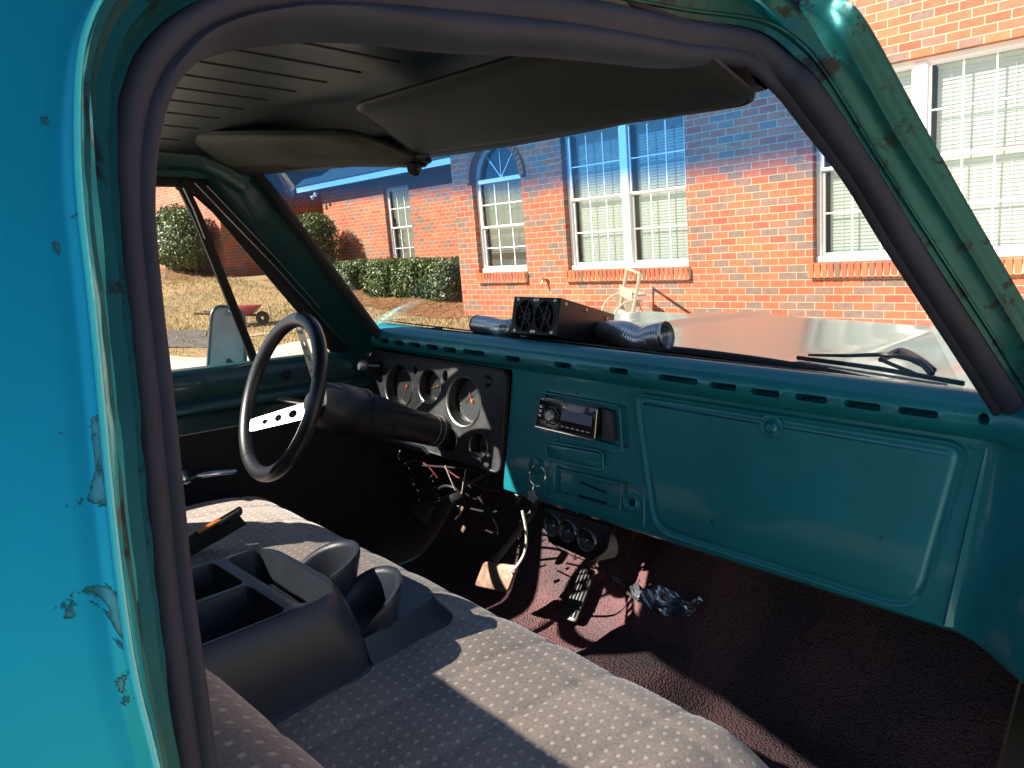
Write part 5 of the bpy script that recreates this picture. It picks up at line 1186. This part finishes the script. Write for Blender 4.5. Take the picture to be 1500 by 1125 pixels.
def sashwin(x0, x1, z0, z1, y, cols, rail_z, mull=None, archr=None, blind_to=None, blindmat='blind'):
    base = Vector(((x0+x1)/2, y, z0)); wroot = empty('window', None, house); wroot.location = base-HB
    def b(mb, *a, **k): return shift(mb, base).build(*a, parent=wroot, **k)
    fw_ = .045; mb = MB()
    if archr is None:
        mb.box(((x0+x1)/2, y+.03, z1-fw_/2), (x1-x0, .07, fw_)); top = z1-fw_
        mb.box((x0+fw_/2, y+.03, (z0+z1-fw_)/2+fw_/2), (fw_, .07, z1-z0-2*fw_)); mb.box((x1-fw_/2, y+.03, (z0+z1-fw_)/2+fw_/2), (fw_, .07, z1-z0-2*fw_))
    else:
        xc, r_, zs_ = archr; top = zs_
        pts_ = [Vector((xc+(r_-fw_/2)*math.cos(t), y+.03, zs_+(r_-fw_/2)*math.sin(t))) for t in [math.pi*k/32 for k in range(33)]]
        mb.grid([[p+Vector((math.cos(t)*a_, b_, math.sin(t)*a_)) for a_, b_ in ((-fw_/2, -.035), (fw_/2, -.035), (fw_/2, .035), (-fw_/2, .035))] for p, t in zip(pts_, [math.pi*k/32 for k in range(33)])], closed_u=True)
        mb.box((x0+fw_/2, y+.03, (z0+zs_)/2), (fw_, .07, zs_-z0)); mb.box((x1-fw_/2, y+.03, (z0+zs_)/2), (fw_, .07, zs_-z0)); mb.box((xc, y+.028, zs_), (x1-x0-2*fw_, .075, .06))
    mb.box(((x0+x1)/2, y+.02, z0+.03), (x1-x0, .10, .06))
    if mull: mb.box((mull, y+.025, (z0+z1)/2), (.115, .085, z1-z0-.07))
    b(mb, 'window_frame', 'white', bevel=.004, seg=1)
    cols_ = [(x0+fw_, (mull-.0575) if mull else x1-fw_)]+([(mull+.0575, x1-fw_)] if mull else [])
    for a, c in cols_:
        for s_, (za, zb, yo) in enumerate(((z0+.06, rail_z, .020), (rail_z, top, -.004))):
            s2 = empty('sash', None, wroot); t_ = .028
            mb = MB(); mb.box(((a+c)/2, y+.03+yo, za+t_/2), (c-a, .03, t_)); mb.box(((a+c)/2, y+.03+yo, zb-t_/2+(.018 if s_ == 0 else 0)), (c-a, .032, t_+.01))
            mb.box((a+t_/2, y+.03+yo, (za+zb)/2), (t_, .03, zb-za-2*t_)); mb.box((c-t_/2, y+.03+yo, (za+zb)/2), (t_, .03, zb-za-2*t_))
            b2 = shift(mb, base).build('sash_frame', 'white', parent=s2, bevel=.003, seg=1)
            mb = MB(); n_ = cols
            for k in range(1, n_): mb.box((lerp(a+t_, c-t_, k/n_), y+.032+yo, (za+zb)/2), (.014, .012, zb-za-2*t_))
            mb.box(((a+c)/2, y+.033+yo, (za+zb)/2), (c-a-2*t_, .009, .014)); shift(mb, base).build('muntins', 'white', parent=s2)
            mb = MB(); mb.box(((a+c)/2, y+.036+yo, (za+zb)/2), (c-a-.03, .002, zb-za-.03)); shift(mb, base).build('pane', 'winglass', parent=s2, smooth=False)
        bz0 = blind_to if blind_to else z0+.09; mb = MB(); mb.nomerge = True; z = top-.05
        while z > bz0:
            mb.box(((a+c)/2+.02, y+.135, z), (c-a-.05, .044, .0022), Matrix.Rotation(R(72)+random.uniform(-.04, .04), 3, 'X')); z -= .036
        for fx in (.2, .8): mb.box((lerp(a, c, fx), y+.109, (bz0+top)/2), (.004, .002, top-bz0-.05))
        mb.box(((a+c)/2+.02, y+.135, bz0-.01), (c-a-.05, .04, .018)); mb.box(((a+c)/2+.02, y+.135, top-.02), (c-a-.04, .05, .04)); b(mb, 'blind', blindmat, smooth=False)
    if archr:
        xc, r_, zs_ = archr; mb = MB(); rr_ = r_-fw_
        mb.prism([(xc+rr_*math.cos(t), y+.045, zs_+rr_*math.sin(t)) for t in [math.pi*k/24 for k in range(25)]], (0, .002, 0)); b(mb, 'arch_pane', 'winglass', smooth=False)
        mb = MB()
        for t in (52, 90, 128): t = R(t); mb.tube([Vector((xc, y+.04, zs_+.03)), Vector((xc+.93*rr_*math.cos(t), y+.04, zs_+.93*rr_*math.sin(t)))], .008, 6)
        b(mb, 'fan_muntins', 'white')
    mb = MB(); mb.box(((x0+x1)/2, y+.45, (z0+z1)/2), (x1-x0+.8, .02, z1-z0+.8)); b(mb, 'room_wall', simple('dim_room_wall', (.16, .17, .16), .9), smooth=False)
sashwin(W1[0], W1[1], ZS, ZT, 8.09, 3, 2.045, mull=-6.235)
sashwin(W2[0], W2[1], ZS, ZT, 8.09, 3, 2.06, mull=-2.745)
sashwin(AR[0], AR[1], ZS, zsp, 8.09, 3, 1.79, archr=(ac, ar, zsp), blind_to=1.42)
sashwin(WW[0], WW[1], ZW[0], ZW[1], 10.59, 3, 2.02)
fl_ = wY(462, 285, 10.25); mb = MB()
mb.box(fl_+Vector((.02, .05, .12)), (.12, .12, .04)); hb(mb, 'light_base', 'white', bevel=.01)
for dx in (-.07, .06):
    mb = MB(); mb.lathe([(0, -.06), (.02, -.05), (.035, -.01), (.055, .04), (.05, .05), (0, .055)], fl_+Vector((dx*1.3, -.02, -.02+dx*.5)), (-.2+dx*3, -.8, -.5), 20); hb(mb, 'flood_lamp', 'white')
tp_ = wY(798, 411, 7.97); mb = MB(); mb.tube([tp_+Vector((0, .04, .02)), tp_+Vector((0, -.05, .0)), tp_+Vector((.01, -.08, -.05))], .014, 10); mb.lathe([(.012, 0), (.012, .004), (.035, .006), (.035, .014), (0, .014)], tp_+Vector((0, -.04, .035)), (0, -.2, 1), 16); mb.tube([tp_+Vector((0, -.04, .0)), tp_+Vector((0, -.04, .04))], .008, 8)
hb(mb, 'hose_tap', 'brass')

# ================================================================== HOSE REEL CART
ca, cb2 = wY(910, 452, 7.62), wY(928, 464, 7.22); cbase = Vector(((ca.x+cb2.x)/2, (ca.y+cb2.y)/2, gz(-5.2, 7.4)))
cart = empty('hose_reel_cart', Matrix.Translation(cbase)); tag(cart, 'beige plastic garden hose reel cart leaning by the brick wall under the window', 'hose cart')
def cbld(mb, *a, **k): return shift(mb, cbase).build(*a, parent=cart, **k)
axd = (cb2-ca); axd.z = 0; axd.normalize(); per = Vector((0, 0, 1)).cross(axd)   # roughly along the wall
if per.x < 0: per = -per
def cp3(side, u, z): return (ca if side == 0 else cb2)+per*u+Vector((0, 0, z))
rD = .25
for s_ in (0, 1):
    cD = cp3(s_, 0, -.06); mb = MB(); q = Matrix((per, Vector((0, 0, 1)), axd)).transposed()
    def cir(r_, o, n=40): return [cD+q @ Vector((r_*math.cos(2*math.pi*k/n), r_*math.sin(2*math.pi*k/n), o)) for k in range(n)]
    mb.tube(cir(rD, 0), .012, 8, closed=True); 
    mb.grid([cir(.10, -.006), cir(.10, .006), cir(.045, .008), cir(.045, -.008), cir(.10, -.006)], closed_u=True)
    for k in range(5):
        t = 2*math.pi*k/5+.5; d_ = q @ Vector((math.cos(t), math.sin(t), 0)); sd = axd.cross(d_)
        p0, p1 = cD+d_*.09, cD+d_*(rD); w_ = .03; mb.prism([p0-sd*w_, p0+sd*w_, p1+sd*w_*1.5, p1-sd*w_*1.5], axd*.010)
    cbld(mb, 'reel_disc', 'tan', ang=40)
    mb = MB(); top = cp3(s_, .10, .49); bot = cp3(s_, -.10, -.32)
    mb.prism([bot-per*.016, bot+per*.016, top+per*.020, top-per*.020], axd*.022); foot = cp3(s_, .16, -.34); mid = cp3(s_, .02, .12)
    mb.prism([foot-per*.016, foot+per*.03, mid+per*.03, mid-per*.016], axd*.020)
    cbld(mb, 'side_frame', 'tan', bevel=.004)
mb = MB(); mb.tube([cp3(0, .10, .49), cp3(1, .10, .49)], .016, 10); cbld(mb, 'handle_bar', 'tan')
mb = MB(); z1_, z2_ = .28, .20
p = [cp3(0, .0, .25), cp3(1, .0, .25), cp3(1, .16, .25), cp3(0, .16, .25)]; mb.prism(p, (0, 0, -.02)); mb.prism([cp3(0, -.01, .30), cp3(1, -.01, .30), cp3(1, -.01, .17), cp3(0, -.01, .17)], per*.012); cbld(mb, 'tray', 'tan', bevel=.004)
mb = MB(); mb.lathe([(.0, 0), (.055, 0), (.055, (cb2-ca).length), (0, (cb2-ca).length)], cp3(0, 0, -.06), cb2-ca, 24); cbld(mb, 'reel_drum', 'tan')
for s_ in (0, 1):
    mb = MB(); mb.lathe([(.03, -.02), (.10, -.022), (.11, 0), (.10, .022), (.03, .02)], cp3(s_, -.1, -.36)+axd*(-.05 if s_ == 0 else .05), axd, 28); cbld(mb, 'wheel', 'blackp')

# ================================================================== SHRUBS
def shrub(c, dims, n, label, cat, group, boxy=.9, leaf=.030):
    c = Vector(c); o = empty('clipped_shrub' if boxy > .5 else 'round_shrub', Matrix.Translation(c)); tag(o, label, cat, group)
    sx, sy, sz = dims[0]/2, dims[1]/2, dims[2]/2; ctr = Vector((0, 0, sz+.02)); pw = 3.6 if boxy > .5 else 2.3
    def surf(d_):
        k_ = (abs(d_.x/sx)**pw+abs(d_.y/sy)**pw+abs(d_.z/sz)**pw)**(-1/pw); return d_*k_
    mb = MB(); mb.nomerge = True; off = Vector((c.x*3, c.y*7, 0))
    for i in range(n):
        d_ = Vector((random.gauss(0, 1)*sx, random.gauss(0, 1)*sy, random.gauss(0, 1)*sz)).normalized() if 0 else Vector((random.uniform(-1, 1)*sx, random.uniform(-1, 1)*sy, random.uniform(-1, 1)*sz))
        if d_.length < .02: continue
        p = surf(d_); lump = 1+.10*noise.noise(p*4+off)+.06*noise.noise(p*11+off); p *= lump*random.uniform(.80, 1.03)
        if random.random() < .03: p *= 1.06
        nn = (p.normalized()+Vector((random.gauss(0, .6), random.gauss(0, .6), random.gauss(0, .6)+.3))).normalized()
        t1 = nn.cross(Vector((random.gauss(0, 1), random.gauss(0, 1), random.gauss(0, 1)))).normalized(); t2 = nn.cross(t1); l = leaf*random.uniform(.6, 1.3); w_ = l*.55
        P = ctr+p; mb.add([P-t1*l, P-t2*w_+nn*.004, P+t1*l, P+t2*w_+nn*.004], [(0, 1, 2, 3)])
    mb.build('foliage', 'leaf', o, smooth=False)
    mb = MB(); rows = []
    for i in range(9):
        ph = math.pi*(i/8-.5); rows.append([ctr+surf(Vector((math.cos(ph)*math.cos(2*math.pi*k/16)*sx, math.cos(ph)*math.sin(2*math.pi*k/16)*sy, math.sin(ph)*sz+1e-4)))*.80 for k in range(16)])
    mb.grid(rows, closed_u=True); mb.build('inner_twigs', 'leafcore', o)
    mb = MB(); 
    for k in range(3): mb.tube([Vector((.05*math.cos(k*2), .05*math.sin(k*2), -.05)), Vector((.1*math.cos(k*2), .1*math.sin(k*2), sz*.7))], .018, 6)
    mb.build('stem', simple('grey_bark', (.12, .09, .07), .9), o)
HL = ['clipped boxy green shrub at the left end of the row under the brick wall', 'second clipped shrub from the left in the row of four boxy shrubs', 'third clipped shrub from the left in the row of four boxy shrubs', 'clipped boxy shrub at the right end of the row, nearest the projecting brick corner']
for (px, pyt, pyb, wd_), lb in zip(((520, 382, 434, .94), (567, 380, 440, .94), (613, 380, 443, .92), (657, 379, 449, .9)), HL):
    t = wY(px, pyt, 9.3); x = t.x; z0 = gz(x, 9.0)-.03; shrub((x, 9.2, z0), (wd_, .85, max(.6, t.z-z0)), 7500, lb, 'shrub', 'row of clipped boxy shrubs')
t = wY(455, 312, 9.7); shrub((t.x, 9.7, gz(t.x, 9.7)), (1.25, 1.1, t.z-gz(t.x, 9.7)), 9000, 'tall rounded green shrub at the corner of the recessed brick entry', 'shrub', None, 0)
t = wY(255, 303, 8.3); shrub((t.x, 8.3, gz(t.x, 8.3)), (2.3, 1.2, t.z-gz(t.x, 8.3)), 13000, 'large loose green bush at far left seen through the driver window', 'shrub', None, 0, .04)

# ================================================================== WHEELBARROW-LIKE RED THING ON THE LAWN
r0 = wD(342, 480, 13.2); r0.z = gz(r0.x, r0.y); wb = empty('wheelbarrow', Matrix.Translation(r0)); tag(wb, 'small dark red wheelbarrow standing on the dry lawn beyond the driver door mirror', 'wheelbarrow')
d_ = Vector(dW(390, 470)-dW(290, 470)); d_.z = 0; d_.normalize(); n_ = Vector((-d_.y, d_.x, 0))
mb = MB(); Z_ = Vector((0, 0, 1))
mb.prism([d_*-.02+Z_*.20-n_*.16, d_*.34+Z_*.20-n_*.16, d_*.50+Z_*.34-n_*.2, d_*-.04+Z_*.36-n_*.2], n_*.36); mb.build('tray', 'red', wb, bevel=.02)
for s in (-1, 1):
    mb = MB(); mb.tube([d_*-.55+Z_*.30+n_*.2*s, d_*.1+Z_*.22+n_*.12*s, d_*.52+Z_*.16+n_*.03*s], .016, 8); mb.build('handle', simple('dark_handle', (.05, .02, .02), .6), wb)
    mb = MB(); mb.tube([d_*.0+Z_*.22+n_*.14*s, d_*.04-Z_*.01+n_*.16*s], .014, 6); mb.build('leg', 'red', wb)
mb = MB(); mb.lathe([(.03, -.02), (.10, -.03), (.12, 0), (.10, .03), (.03, .02)], d_*.52+Z_*.12, n_, 24); mb.build('wheel', 'tyre', wb)
